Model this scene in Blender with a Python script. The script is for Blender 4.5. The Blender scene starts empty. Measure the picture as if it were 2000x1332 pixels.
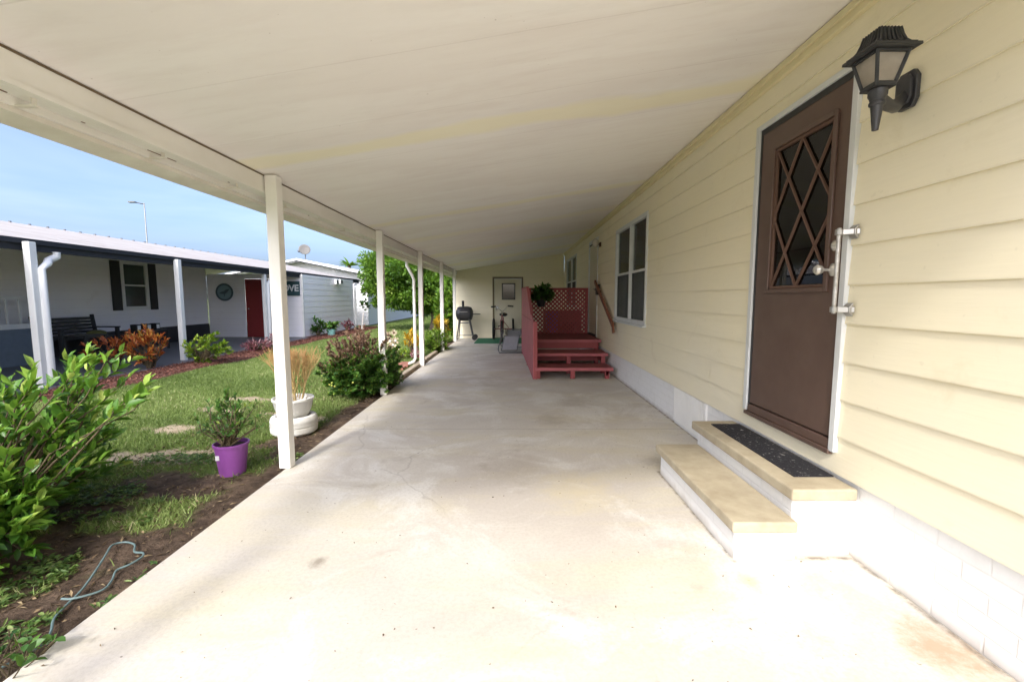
import bpy, math, random
import numpy as np
from mathutils import Vector, Matrix
random.seed(7)
rng = np.random.default_rng(7)
S = bpy.context.scene
COL = S.collection
R = math.radians

# ---------------------------------------------------------------- camera
CAMH = 1.29
cam = bpy.data.cameras.new('camera')
cam.sensor_width = 36; cam.lens = 860/2000*36
cam.clip_start = 0.05; cam.clip_end = 2000
co = bpy.data.objects.new('camera', cam); COL.objects.link(co)
co.location = (0, 0, CAMH); co.rotation_euler = (R(90-5.5), 0, 0)
S.camera = co
# ---------------------------------------------------------------- light
SUN = Vector((-0.29, -1.15, 1.0)).normalized()          # towards the sun
w = bpy.data.worlds.new('World'); S.world = w; w.use_nodes = True
nt = w.node_tree; bg = nt.nodes['Background']
sky = nt.nodes.new('ShaderNodeTexSky'); sky.sky_type = 'NISHITA'; sky.sun_disc = False
sky.sun_elevation = math.asin(SUN.z); sky.sun_rotation = math.atan2(SUN.x, SUN.y)
sky.air_density = 0.6; sky.dust_density = 5.0; sky.ozone_density = 4.0
wb = nt.nodes.new('ShaderNodeMix'); wb.data_type = 'RGBA'; wb.blend_type = 'MULTIPLY'; wb.inputs[0].default_value = 1; wb.inputs[7].default_value = (1.0, 1.0, 1.0, 1)
nt.links.new(sky.outputs[0], wb.inputs[6]); # thin high cloud
tcn = nt.nodes.new('ShaderNodeTexCoord'); mpn = nt.nodes.new('ShaderNodeMapping'); mpn.inputs['Scale'].default_value = (1.2, 1.2, 4.5); mpn.inputs['Location'].default_value = (3.1, .4, 1.2)
cn = nt.nodes.new('ShaderNodeTexNoise'); cn.inputs['Scale'].default_value = 2.2; cn.inputs['Detail'].default_value = 4; cn.inputs['Roughness'].default_value = .6; cn.inputs['Distortion'].default_value = .4
crp = nt.nodes.new('ShaderNodeMapRange'); crp.inputs['From Min'].default_value = .30; crp.inputs['From Max'].default_value = .80; crp.inputs['To Max'].default_value = .25
hsv = nt.nodes.new('ShaderNodeHueSaturation'); hsv.inputs['Saturation'].default_value = .35; hsv.inputs['Value'].default_value = 1.45
cm = nt.nodes.new('ShaderNodeMix'); cm.data_type = 'RGBA'
nt.links.new(tcn.outputs['Generated'], mpn.inputs[0]); nt.links.new(mpn.outputs[0], cn.inputs['Vector']); nt.links.new(cn.outputs['Fac'], crp.inputs['Value']); nt.links.new(crp.outputs[0], cm.inputs[0])
nt.links.new(wb.outputs[2], hsv.inputs['Color']); nt.links.new(wb.outputs[2], cm.inputs[6]); nt.links.new(hsv.outputs[0], cm.inputs[7]); nt.links.new(cm.outputs[2], bg.inputs[0]); bg.inputs[1].default_value = 0.10
sl = bpy.data.lights.new('sun', 'SUN'); sl.energy = 0.6; sl.angle = R(5); sl.color = (1, .95, .87)
so = bpy.data.objects.new('sun', sl); COL.objects.link(so)
so.rotation_euler = SUN.to_track_quat('Z', 'Y').to_euler(); so.location = (-3, -10, 12)
S.view_settings.view_transform = 'Standard'; S.view_settings.look = 'None'
S.view_settings.exposure = 2.1; S.view_settings.gamma = 1
S.render.engine = 'CYCLES'
S.cycles.max_bounces = 14; S.cycles.diffuse_bounces = 12; S.cycles.transparent_max_bounces = 12

# ---------------------------------------------------------------- materials
def lin(c):
    return tuple((x/12.92 if x <= .04045 else ((x+.055)/1.055)**2.4) for x in [v/255 for v in c])
class NT:
    def __init__(s, name):
        s.m = bpy.data.materials.new(name); s.m.use_nodes = True
        s.t = s.m.node_tree; s.b = s.t.nodes['Principled BSDF']; s.out = s.t.nodes['Material Output']
        s.tc = s.n('ShaderNodeTexCoord').outputs['Object']
    def n(s, t, **k):
        nd = s.t.nodes.new(t)
        for a, v in k.items(): setattr(nd, a, v)
        return nd
    def l(s, a, b): s.t.links.new(a, b)
    def mapped(s, scale=(1, 1, 1), loc=(0, 0, 0), rot=(0, 0, 0)):
        m = s.n('ShaderNodeMapping'); m.inputs['Scale'].default_value = scale
        m.inputs['Location'].default_value = loc; m.inputs['Rotation'].default_value = rot
        s.l(s.tc, m.inputs[0]); return m.outputs[0]
    def noise(s, scale, detail=4, rough=.55, vec=None, dist=0):
        nd = s.n('ShaderNodeTexNoise'); nd.inputs['Scale'].default_value = scale
        nd.inputs['Detail'].default_value = detail; nd.inputs['Roughness'].default_value = rough
        nd.inputs['Distortion'].default_value = dist
        s.l(vec if vec is not None else s.tc, nd.inputs['Vector']); return nd.outputs['Fac']
    def ramp(s, fac, stops):
        r = s.n('ShaderNodeValToRGB'); e = r.color_ramp.elements
        while len(e) < len(stops): e.new(.5)
        for k, (p, c) in enumerate(stops):
            e[k].position = p; e[k].color = (c if len(c) == 4 else tuple(c)+(1,)) if hasattr(c, '__len__') else (c, c, c, 1)
        s.l(fac, r.inputs[0]); return r.outputs[0]
    def mix(s, fac, a, b, mode='MIX'):
        m = s.n('ShaderNodeMix', data_type='RGBA', blend_type=mode)
        for sock, v in ((m.inputs[0], fac), (m.inputs[6], a), (m.inputs[7], b)):
            if hasattr(v, 'is_linked'): s.l(v, sock)
            elif isinstance(v, (int, float)): sock.default_value = v if sock == m.inputs[0] else (v, v, v, 1)
            else: sock.default_value = tuple(v)+((1,) if len(v) == 3 else ())
        return m.outputs[2]
    def math(s, op, a, b=0.0, clamp=False):
        m = s.n('ShaderNodeMath', operation=op, use_clamp=clamp)
        for k, v in enumerate((a, b)):
            if hasattr(v, 'is_linked'): s.l(v, m.inputs[k])
            else: m.inputs[k].default_value = v
        return m.outputs[0]
    def sep(s):
        x = s.n('ShaderNodeSeparateXYZ'); s.l(s.tc, x.inputs[0]); return x.outputs
    def color(s, c):
        if hasattr(c, 'is_linked'): s.l(c, s.b.inputs['Base Color'])
        else: s.b.inputs['Base Color'].default_value = tuple(c)+(1,)
    def bump(s, h, strength=.3, dist=.01):
        b = s.n('ShaderNodeBump'); b.inputs['Strength'].default_value = strength; b.inputs['Distance'].default_value = dist
        s.l(h, b.inputs['Height']); s.l(b.outputs[0], s.b.inputs['Normal'])
    def set(s, rough=.6, metal=0, spec=.5):
        s.b.inputs['Roughness'].default_value = rough; s.b.inputs['Metallic'].default_value = metal
        s.b.inputs['Specular IOR Level'].default_value = spec

def paint(name, c, rough=.55, dirt=.12, scale=3, bump=.12, bscale=60, metal=0, spec=.4, dirtcol=None, stretch=(1, 1, 1)):
    m = NT(name); m.set(rough, metal, spec)
    v = m.mapped(stretch)
    f = m.noise(scale, 5, .6, v)
    d = dirtcol or tuple(x*.6 for x in c)
    f2 = m.ramp(f, [(.35, 0), (.75, 1)])
    m.color(m.mix(m.math('MULTIPLY', f2, dirt*2.2), c, d))
    if bump: m.bump(m.noise(bscale, 3, .6, v), bump, .004)
    return m.m

def siding_mat(name, base, grain_axis, z0=.382, lap=.195):
    m = NT(name); m.set(.6, 0, .35)
    st = (1, .07, 1) if grain_axis == 'y' else (.07, 1, 1)
    g = m.noise(70, 4, .6, m.mapped(st))
    big = m.ramp(m.noise(1.1, 4, .6), [(.35, 0), (.7, 1)])
    stain = m.ramp(m.noise(2.3, 5, .7, m.mapped((1, 1, 1), (5, 2, 1)), .6), [(.60, 0), (.72, 1)])
    spots = m.ramp(m.noise(24, 2, .5), [(.70, 0), (.76, 1)])
    c = m.mix(m.math('MULTIPLY', big, .5), base, tuple(b*k for b, k in zip(base, (.93, .95, 1.06))))
    c = m.mix(m.math('MULTIPLY', stain, .35), c, tuple(b*k for b, k in zip(base, (.78, .74, .66))))
    c = m.mix(m.math('MULTIPLY', spots, .25), c, tuple(b*.7 for b in base))
    c = m.mix(m.math('MULTIPLY', m.ramp(g, [(.4, 0), (.7, 1)]), .10), c, tuple(b*.75 for b in base))
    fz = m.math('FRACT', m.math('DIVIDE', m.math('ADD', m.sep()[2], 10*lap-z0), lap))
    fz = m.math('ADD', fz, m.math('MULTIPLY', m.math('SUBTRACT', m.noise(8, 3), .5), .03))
    c = m.mix(m.math('MULTIPLY', m.ramp(m.math('ABSOLUTE', m.math('SUBTRACT', fz, .012)), [(.0, 1), (.04, 0)]), .24), c, tuple(b*.55 for b in base))  # lip shade painted as a darker line along each lap
    m.color(c); m.bump(g, .25, .003)
    return m.m

def brick_white(name, rot=False, base=(.80, .80, .79)):
    m = NT(name); m.set(.6, 0, .3)
    s = m.sep(); cmb = m.n('ShaderNodeCombineXYZ')
    m.l(m.math('ADD', s[0], s[1]), cmb.inputs[0]); m.l(s[2], cmb.inputs[1])
    b = m.n('ShaderNodeTexBrick'); m.l(cmb.outputs[0], b.inputs['Vector'])
    b.inputs['Scale'].default_value = 1; b.inputs['Mortar Size'].default_value = .006
    b.inputs['Brick Width'].default_value = .2; b.inputs['Row Height'].default_value = .075
    b.inputs['Mortar Smooth'].default_value = .6
    n = m.noise(38, 4, .7)
    h = m.math('SUBTRACT', m.math('MULTIPLY', n, .6), m.math('MULTIPLY', b.outputs['Fac'], .7))
    c = m.mix(m.ramp(m.noise(6, 5, .7), [(.5, 0), (.8, .5)]), base, tuple(x*k for x, k in zip(base, (.8, .78, .74))))
    c = m.mix(m.math('MULTIPLY', b.outputs['Fac'], .14), c, (.5, .49, .47))
    # splash dirt, deepened with painted contact shade, where the wall meets the ground
    z = m.ramp(m.math('ADD', s[2], m.math('MULTIPLY', m.noise(9, 4), .05)), [(.02, 1), (.075, 0)])
    c = m.mix(m.math('MULTIPLY', z, .6), c, (.30, .25, .19))
    m.color(c); m.bump(h, .42, .005)
    return m.m

def concrete_mat(name):
    m = NT(name); m.set(.72, 0, .3)
    a = m.ramp(m.noise(.75, 6, .62, m.mapped((1, 1.3, 1), (3, 1, 0)), .3), [(.40, 0), (.66, 1)])
    s = m.noise(1.6, 6, .65, m.mapped((.45, 1.5, 1), (1, 6, 0)), .5)
    c = m.mix(a, (.49, .45, .40), (.59, .56, .495))
    c = m.mix(m.math('MULTIPLY', m.ramp(s, [(.46, 0), (.64, 1)]), .7), c, (.55, .50, .365))
    wear = m.ramp(m.noise(1.3, 7, .7, m.mapped((1, 1, 1), (8, 3, 0)), .7), [(.50, 0), (.62, 1)])
    c = m.mix(m.math('MULTIPLY', wear, .55), c, (.70, .69, .655))
    dk = m.ramp(m.noise(2.2, 6, .7, m.mapped((.8, 1, 1), (2, 9, 0)), .6), [(.58, 0), (.76, 1)])
    c = m.mix(m.math('MULTIPLY', dk, .7), c, (.34, .295, .24))
    fine = m.noise(55, 5, .7)
    c = m.mix(m.math('MULTIPLY', m.ramp(fine, [(.45, 0), (.7, 1)]), .42), c, (.36, .325, .27))
    sp = m.ramp(m.noise(30, 2, .5, m.mapped((1, 1, 1), (4, 4, 0))), [(.735, 0), (.76, 1)])
    c = m.mix(m.math('MULTIPLY', sp, .7), c, (.10, .08, .06))
    y = m.sep()
    for (px, py, r, col, k) in ((1.60, 1.50, .16, (.40, .29, .19), .85), (1.09, 1.90, .07, (.42, .40, .24), .6), (.42, 4.6, .22, (.30, .25, .19), .45), (-.95, 2.05, .05, (.2, .17, .13), .7),
                                (.0, 3.35, .30, (.33, .28, .22), .35), (.75, 5.4, .3, (.31, .26, .2), .35), (.45, 2.9, .3, (.56, .48, .3), .4), (-.3, 6.6, .4, (.33, .28, .23), .3)):
        dx = m.math('SUBTRACT', y[0], px); dy = m.math('MULTIPLY', m.math('SUBTRACT', y[1], py), .75)
        d = m.math('SQRT', m.math('ADD', m.math('MULTIPLY', dx, dx), m.math('MULTIPLY', dy, dy)))
        d = m.math('ADD', m.math('DIVIDE', d, r), m.math('MULTIPLY', m.math('SUBTRACT', m.noise(9, 5, .75), .5), 2.2))
        c = m.mix(m.math('MULTIPLY', m.ramp(d, [(.25, 1), (1.0, 0)]), k), c, col)
    vo = m.n('ShaderNodeTexVoronoi', feature='DISTANCE_TO_EDGE'); vo.inputs['Scale'].default_value = .42
    wv = m.n('ShaderNodeVectorMath', operation='ADD'); nn = m.n('ShaderNodeTexNoise'); nn.inputs['Scale'].default_value = 5; nn.inputs['Detail'].default_value = 6
    m.l(m.tc, nn.inputs['Vector']); sc_ = m.n('ShaderNodeVectorMath', operation='SCALE'); m.l(nn.outputs['Color'], sc_.inputs[0]); sc_.inputs['Scale'].default_value = .16
    m.l(m.tc, wv.inputs[0]); m.l(sc_.outputs[0], wv.inputs[1]); m.l(wv.outputs[0], vo.inputs['Vector'])
    ck = m.math('MULTIPLY', m.ramp(vo.outputs['Distance'], [(.0, 1), (.0018, 0)]), m.ramp(m.noise(.9, 2, .5, m.mapped((1, 1, 1), (7, 2, 0))), [(.50, 0), (.56, 1)]))
    c = m.mix(m.math('MULTIPLY', ck, .28), c, (.16, .13, .10))
    # contact shade painted into the colour, broken by noise, where the steps and the wall meet the slab
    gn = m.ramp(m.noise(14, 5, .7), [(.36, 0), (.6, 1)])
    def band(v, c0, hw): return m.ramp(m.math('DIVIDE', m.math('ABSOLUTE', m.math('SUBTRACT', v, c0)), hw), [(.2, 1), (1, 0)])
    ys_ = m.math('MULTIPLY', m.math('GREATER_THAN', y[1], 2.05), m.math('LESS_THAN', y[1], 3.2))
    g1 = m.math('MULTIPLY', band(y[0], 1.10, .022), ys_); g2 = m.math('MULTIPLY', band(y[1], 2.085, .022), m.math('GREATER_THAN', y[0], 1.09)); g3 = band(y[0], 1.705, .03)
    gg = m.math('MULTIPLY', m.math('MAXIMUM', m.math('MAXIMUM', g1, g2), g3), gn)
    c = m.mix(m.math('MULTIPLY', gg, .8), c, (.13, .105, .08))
    # tooled joints across the slab
    f = m.math('ABSOLUTE', m.math('SUBTRACT', m.math('FRACT', m.math('DIVIDE', m.math('ADD', y[1], -4.27+4.1*5), 4.1)), .0))
    j = m.math('LESS_THAN', m.math('ABSOLUTE', m.math('SUBTRACT', f, .0015)), .0012)
    c = m.mix(m.math('MULTIPLY', j, .6), c, (.2, .17, .14))
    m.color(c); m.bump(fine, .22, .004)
    return m.m

def ceiling_mat(name):
    m = NT(name); m.set(.62, 0, .3)
    base = (.89, .865, .835)
    y = m.sep()
    st = m.noise(3.0, 6, .62, m.mapped((.13, 1, 1)), .5)
    st2 = m.noise(13, 5, .65, m.mapped((.12, 1, 1), (3, 1, 0)), .2)
    c = m.mix(m.math('MULTIPLY', m.ramp(st, [(.42, 0), (.60, 1)]), .5), base, (.80, .75, .715))
    c = m.mix(m.math('MULTIPLY', m.ramp(st2, [(.50, 0), (.70, 1)]), .25), c, (.72, .665, .625))
    big = m.ramp(m.noise(.7, 3), [(.4, 0), (.7, 1)])
    c = m.mix(m.math('MULTIPLY', big, .4), c, (.90, .88, .84))
    yy = m.math('ADD', y[1], m.math('MULTIPLY', m.math('SUBTRACT', m.noise(1.4, 4, .6, m.mapped((.5, 1, 1))), .5), .45))
    for (yc, hw, k) in ((3.08, .15, .55), (5.6, .13, .45), (7.2, .25, .3), (9.6, .35, .45), (12.2, .5, .45)):
        d = m.math('DIVIDE', m.math('ABSOLUTE', m.math('SUBTRACT', yy, yc)), hw)
        c = m.mix(m.math('MULTIPLY', m.ramp(d, [(.45, 1), (1.1, 0)]), k), c, (.90, .85, .58))
    f = m.math('FRACT', m.math('DIVIDE', m.math('ADD', y[1], 3.1), .61))
    seam = m.ramp(m.math('ABSOLUTE', m.math('SUBTRACT', f, .5)), [(.0, 1), (.008, 0)])
    c = m.mix(m.math('MULTIPLY', seam, .22), c, (.40, .35, .30))
    sp = m.ramp(m.noise(45, 2, .5), [(.76, 0), (.79, 1)])
    c = m.mix(m.math('MULTIPLY', sp, .35), c, (.3, .25, .2))
    m.color(c)
    h = m.math('ADD', m.math('MULTIPLY', m.noise(4, 3, .5, m.mapped((.15, 1, 1))), 1.0), m.math('MULTIPLY', seam, -.3))
    m.bump(h, .35, .012)
    return m.m

def leaf_mat(name, stops, trans=.3, rough=.45, tcol=None):
    m = NT(name); m.set(rough, 0, .4)
    at = m.n('ShaderNodeAttribute', attribute_name='tone')
    c = m.ramp(at.outputs['Fac'], stops); m.color(c)
    tr = m.n('ShaderNodeBsdfTranslucent'); mx = m.n('ShaderNodeMixShader'); mx.inputs[0].default_value = trans
    m.l(m.mix(.5, c, tcol or (.25, .40, .03)), tr.inputs[0])
    m.l(m.b.outputs[0], mx.inputs[1]); m.l(tr.outputs[0], mx.inputs[2]); m.l(mx.outputs[0], m.out.inputs[0])
    return m.m

def glass_mat(name, tint=(.75, .8, .78), rough=.02, ior=1.5):
    m = NT(name)
    fr = m.n('ShaderNodeFresnel'); fr.inputs[0].default_value = ior
    tr = m.n('ShaderNodeBsdfTransparent'); tr.inputs[0].default_value = tuple(tint)+(1,)
    gl = m.n('ShaderNodeBsdfGlossy'); gl.inputs['Roughness'].default_value = rough
    mx = m.n('ShaderNodeMixShader'); m.l(fr.outputs[0], mx.inputs[0]); m.l(tr.outputs[0], mx.inputs[1]); m.l(gl.outputs[0], mx.inputs[2])
    m.l(mx.outputs[0], m.out.inputs[0]); return m.m

def plain(name, c, rough=.5, metal=0, spec=.4, bump=0, bscale=80):
    m = NT(name); m.set(rough, metal, spec)
    f = m.noise(14, 4, .6)
    m.color(m.mix(m.ramp(f, [(.4, 0), (.75, .35)]), c, tuple(x*.65 for x in c)))
    if bump: m.bump(m.noise(bscale, 3), bump, .003)
    return m.m

YEL = (.81, .745, .55)
M = dict(
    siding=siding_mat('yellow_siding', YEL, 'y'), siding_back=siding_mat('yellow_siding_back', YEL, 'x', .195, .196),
    trim=paint('yellow_trim', (.74, .66, .42), .5, .1, 2, .05), brick=brick_white('white_painted_brick'),
    cap=paint('tan_step_paint', (.45, .395, .285), .65, .36, 7, .35, 40, dirtcol=(.28, .23, .15)),
    concrete=concrete_mat('carport_concrete'), ceil=ceiling_mat('carport_ceiling'),
    alum=paint('white_aluminium', (.86, .845, .80), .45, .12, 2.2, .06, dirtcol=(.50, .46, .38)),
    gutter=paint('cream_gutter', (.84, .81, .74), .45, .22, 3, .06, dirtcol=(.44, .38, .28)),
    rust=plain('rust', (.16, .07, .04), .8), white=paint('white_paint', (.78, .78, .76), .45, .08, 3, .05),
    frame=paint('window_white', (.62, .64, .64), .45, .15, 6, .08, dirtcol=(.42, .42, .4)),
    brown=paint('brown_door_paint', (.095, .056, .042), .42, .30, 5, .12, 25, spec=.5, dirtcol=(.13, .085, .065)),
    brownedge=plain('brown_bare_wood', (.12, .066, .046), .6, bump=.3), glass=glass_mat('clear_glass'),
    dark=plain('dark_interior', (.025, .024, .022), .8), screen=plain('insect_screen', (.045, .045, .048), .7),
    curtain=paint('pale_green_curtain', (.84, .90, .82), .8, .08, 3, .1), curtain_gray=plain('grey_door_curtain', (.17, .165, .155), .8),
    deck=paint('red_deck_paint', (.31, .065, .068), .6, .22, 3.5, .3, 30, dirtcol=(.2, .04, .045)),
    deckpale=paint('faded_red_paint', (.39, .105, .115), .6, .25, 3, .25, 30), decktop=paint('dark_red_tread', (.24, .058, .058), .65, .3, 5, .3, 30, dirtcol=(.15, .04, .04)),
    black=plain('black_metal', (.022, .023, .025), .5, 0, .5, .1), charcoal=plain('charcoal_metal', (.05, .05, .055), .45, .3, .5, .1),
    steel=plain('dull_steel', (.42, .41, .39), .35, .8), galv=plain('grey_tube', (.16, .16, .17), .4, .6),
    crystal=plain('crystal_knob', (.62, .60, .55), .12, .55, .8), chrome=plain('chrome', (.65, .65, .65), .15, 1),
    handrail=plain('brown_handrail', (.20, .075, .04), .45, bump=.2), rubber=plain('rubber', (.02, .02, .02), .75),
    maroon=plain('maroon_frame', (.20, .025, .03), .35), sling=plain('grey_sling', (.27, .27, .29), .8, bump=.4, bscale=300),
    green_mat=plain('green_turf_mat', (.035, .17, .085), .95, bump=.8, bscale=400), purple=plain('purple_plastic', (.24, .07, .29), .35, 0, .5),
    purple2=plain('violet_plastic', (.14, .07, .42), .4), tanframe=plain('brown_door_trim', (.15, .105, .06), .6), cream=paint('cream_door', (.60, .56, .43), .5, .1, 3, .06),
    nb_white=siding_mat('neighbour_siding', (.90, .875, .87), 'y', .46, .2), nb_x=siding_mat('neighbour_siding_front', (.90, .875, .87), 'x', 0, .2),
    nb_dark=plain('dark_skirting', (.035, .035, .04), .7), nb_fascia=plain('charcoal_fascia', (.035, .038, .045), .85, 0, .15), nb_roof=paint('white_roof', (.46, .435, .41), .75, .3, 2, .4, 25, dirtcol=(.34, .29, .26)),
    nb_blue=plain('blue_grey_panel', (.16, .20, .24), .6), nb_floor=plain('grey_painted_patio', (.15, .155, .17), .5, 0, .4, .1), red_door=plain('red_door', (.26, .03, .03), .5),
    teal=plain('teal_sign', (.03, .075, .08), .6), white_letter=plain('white_letter', (.7, .7, .68), .6), plaqueb=plain('plaque_blue', (.22, .33, .36), .7), plaqued=plain('plaque_dark', (.09, .13, .15), .7),
    soil=plain('potting_soil', (.05, .035, .025), .95, bump=.9, bscale=60), terra=plain('brick_paver', (.34, .15, .11), .85, bump=.5, bscale=40), coping=plain('tan_block', (.42, .35, .26), .85, bump=.5, bscale=40),
    bark=plain('grey_bark', (.16, .13, .10), .9, bump=.8, bscale=40), twig=plain('brown_twig', (.085, .065, .035), .9), firestick=None, wtyre=paint('white_tyre_paint', (.70, .70, .67), .55, .25, 8, .5, 40, dirtcol=(.4, .37, .3)),
    pebble=plain('white_stone', (.60, .57, .52), .8, bump=.4), hose=plain('grey_blue_hose', (.12, .18, .18), .5), label=plain('pale_label', (.6, .58, .62), .5), yellowpot=plain('yellow_green_pot', (.50, .52, .10), .5),
    lampglass=None, rough_white=plain('white_plaster', (.66, .63, .6), .7), turq=plain('turquoise_pot', (.20, .42, .40), .4), cushion=plain('olive_cushion', (.14, .14, .05), .9), fence=paint('pale_grey_fence', (.42, .43, .47), .7, .1, 1, .05),
)
def lamp_glass():
    m = NT('frosted_lamp_glass'); m.set(.35, 0, .5)
    f = m.noise(90, 4, .7); m.color(m.mix(m.ramp(m.noise(18, 4), [(.4, 0), (.7, 1)]), (.40, .36, .31), (.62, .57, .50)))
    m.bump(f, .6, .004); tr = m.n('ShaderNodeBsdfTranslucent'); tr.inputs[0].default_value = (.75, .7, .62, 1)
    mx = m.n('ShaderNodeMixShader'); mx.inputs[0].default_value = .55
    m.l(m.b.outputs[0], mx.inputs[1]); m.l(tr.outputs[0], mx.inputs[2]); m.l(mx.outputs[0], m.out.inputs[0]); return m.m
M['lampglass'] = lamp_glass()
def doormat_mat():
    m = NT('black_doormat'); m.set(.85, 0, .3)
    v = m.n('ShaderNodeTexVoronoi'); v.inputs['Scale'].default_value = 70; m.l(m.tc, v.inputs[0])
    c = m.mix(m.ramp(v.outputs['Distance'], [(.10, 1), (.2, 0)]), (.016, .016, .02), (.10, .10, .11))
    sp = m.ramp(m.noise(40, 3, .6), [(.63, 0), (.67, 1)]); c = m.mix(m.math('MULTIPLY', sp, .7), c, (.30, .29, .27))
    sp = m.ramp(m.noise(13, 3, .6, m.mapped((1, 1, 1), (3, 3, 3))), [(.70, 0), (.72, 1)]); c = m.mix(m.math('MULTIPLY', sp, .9), c, (.6, .58, .55))
    m.color(c); m.bump(v.outputs['Distance'], .7, .004); return m.m
M['doormat'] = doormat_mat()
G = lambda k: lin(k)
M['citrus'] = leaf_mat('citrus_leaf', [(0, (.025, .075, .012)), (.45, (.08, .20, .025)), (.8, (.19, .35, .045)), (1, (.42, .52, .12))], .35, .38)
M['shrub'] = leaf_mat('shrub_leaf', [(0, (.02, .065, .016)), (.5, (.06, .155, .03)), (.85, (.13, .27, .05)), (1, (.30, .40, .06))], .3)
M['shrubred'] = leaf_mat('bronze_leaf', [(0, (.07, .05, .03)), (.5, (.19, .12, .08)), (.85, (.32, .19, .13)), (1, (.42, .30, .19))], .2, tcol=(.25, .1, .05))
M['treeleaf'] = leaf_mat('tree_leaf', [(0, (.03, .085, .01)), (.5, (.10, .21, .02)), (.85, (.19, .33, .035)), (1, (.33, .44, .07))], .35)
M['croton'] = leaf_mat('croton_leaf', [(0, (.12, .035, .02)), (.45, (.38, .09, .03)), (.8, (.60, .21, .05)), (1, (.60, .42, .08))], .2, tcol=(.5, .15, .02))
M['ylw'] = leaf_mat('yellow_green_leaf', [(0, (.05, .13, .015)), (.5, (.18, .30, .025)), (.85, (.36, .42, .04)), (1, (.48, .50, .07))], .3)
M['ycroton'] = leaf_mat('yellow_croton_leaf', [(0, (.12, .10, .01)), (.5, (.55, .36, .02)), (1, (.70, .46, .04))], .3, tcol=(.6, .4, .03))
M['grass'] = leaf_mat('grass_blade', [(0, (.09, .14, .035)), (.5, (.20, .28, .075)), (.85, (.31, .37, .14)), (1, (.52, .47, .27))], .3, .6)
M['weed'] = leaf_mat('weed_leaf', [(0, (.04, .08, .02)), (.6, (.10, .18, .04)), (1, (.20, .25, .08))], .25)
M['fire'] = leaf_mat('orange_stem', [(0, (.34, .27, .11)), (.5, (.50, .36, .15)), (1, (.54, .29, .13))], .15, tcol=(.6, .3, .05))
M['cream_petal'] = leaf_mat('cream_petal', [(0, (.55, .46, .32)), (1, (.75, .68, .52))], .25, tcol=(.7, .6, .4))
M['pink'] = leaf_mat('pink_leaf', [(0, (.14, .03, .04)), (.5, (.35, .12, .14)), (1, (.60, .45, .42))], .2, tcol=(.5, .2, .2))
M['mulchchip'] = leaf_mat('red_mulch_chip', [(0, (.06, .022, .015)), (.5, (.19, .065, .045)), (1, (.34, .17, .12))], 0, .9)
M['litter'] = leaf_mat('dry_leaf_bits', [(0, (.04, .025, .015)), (.6, (.16, .11, .06)), (1, (.35, .28, .16))], 0, .9)

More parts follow.
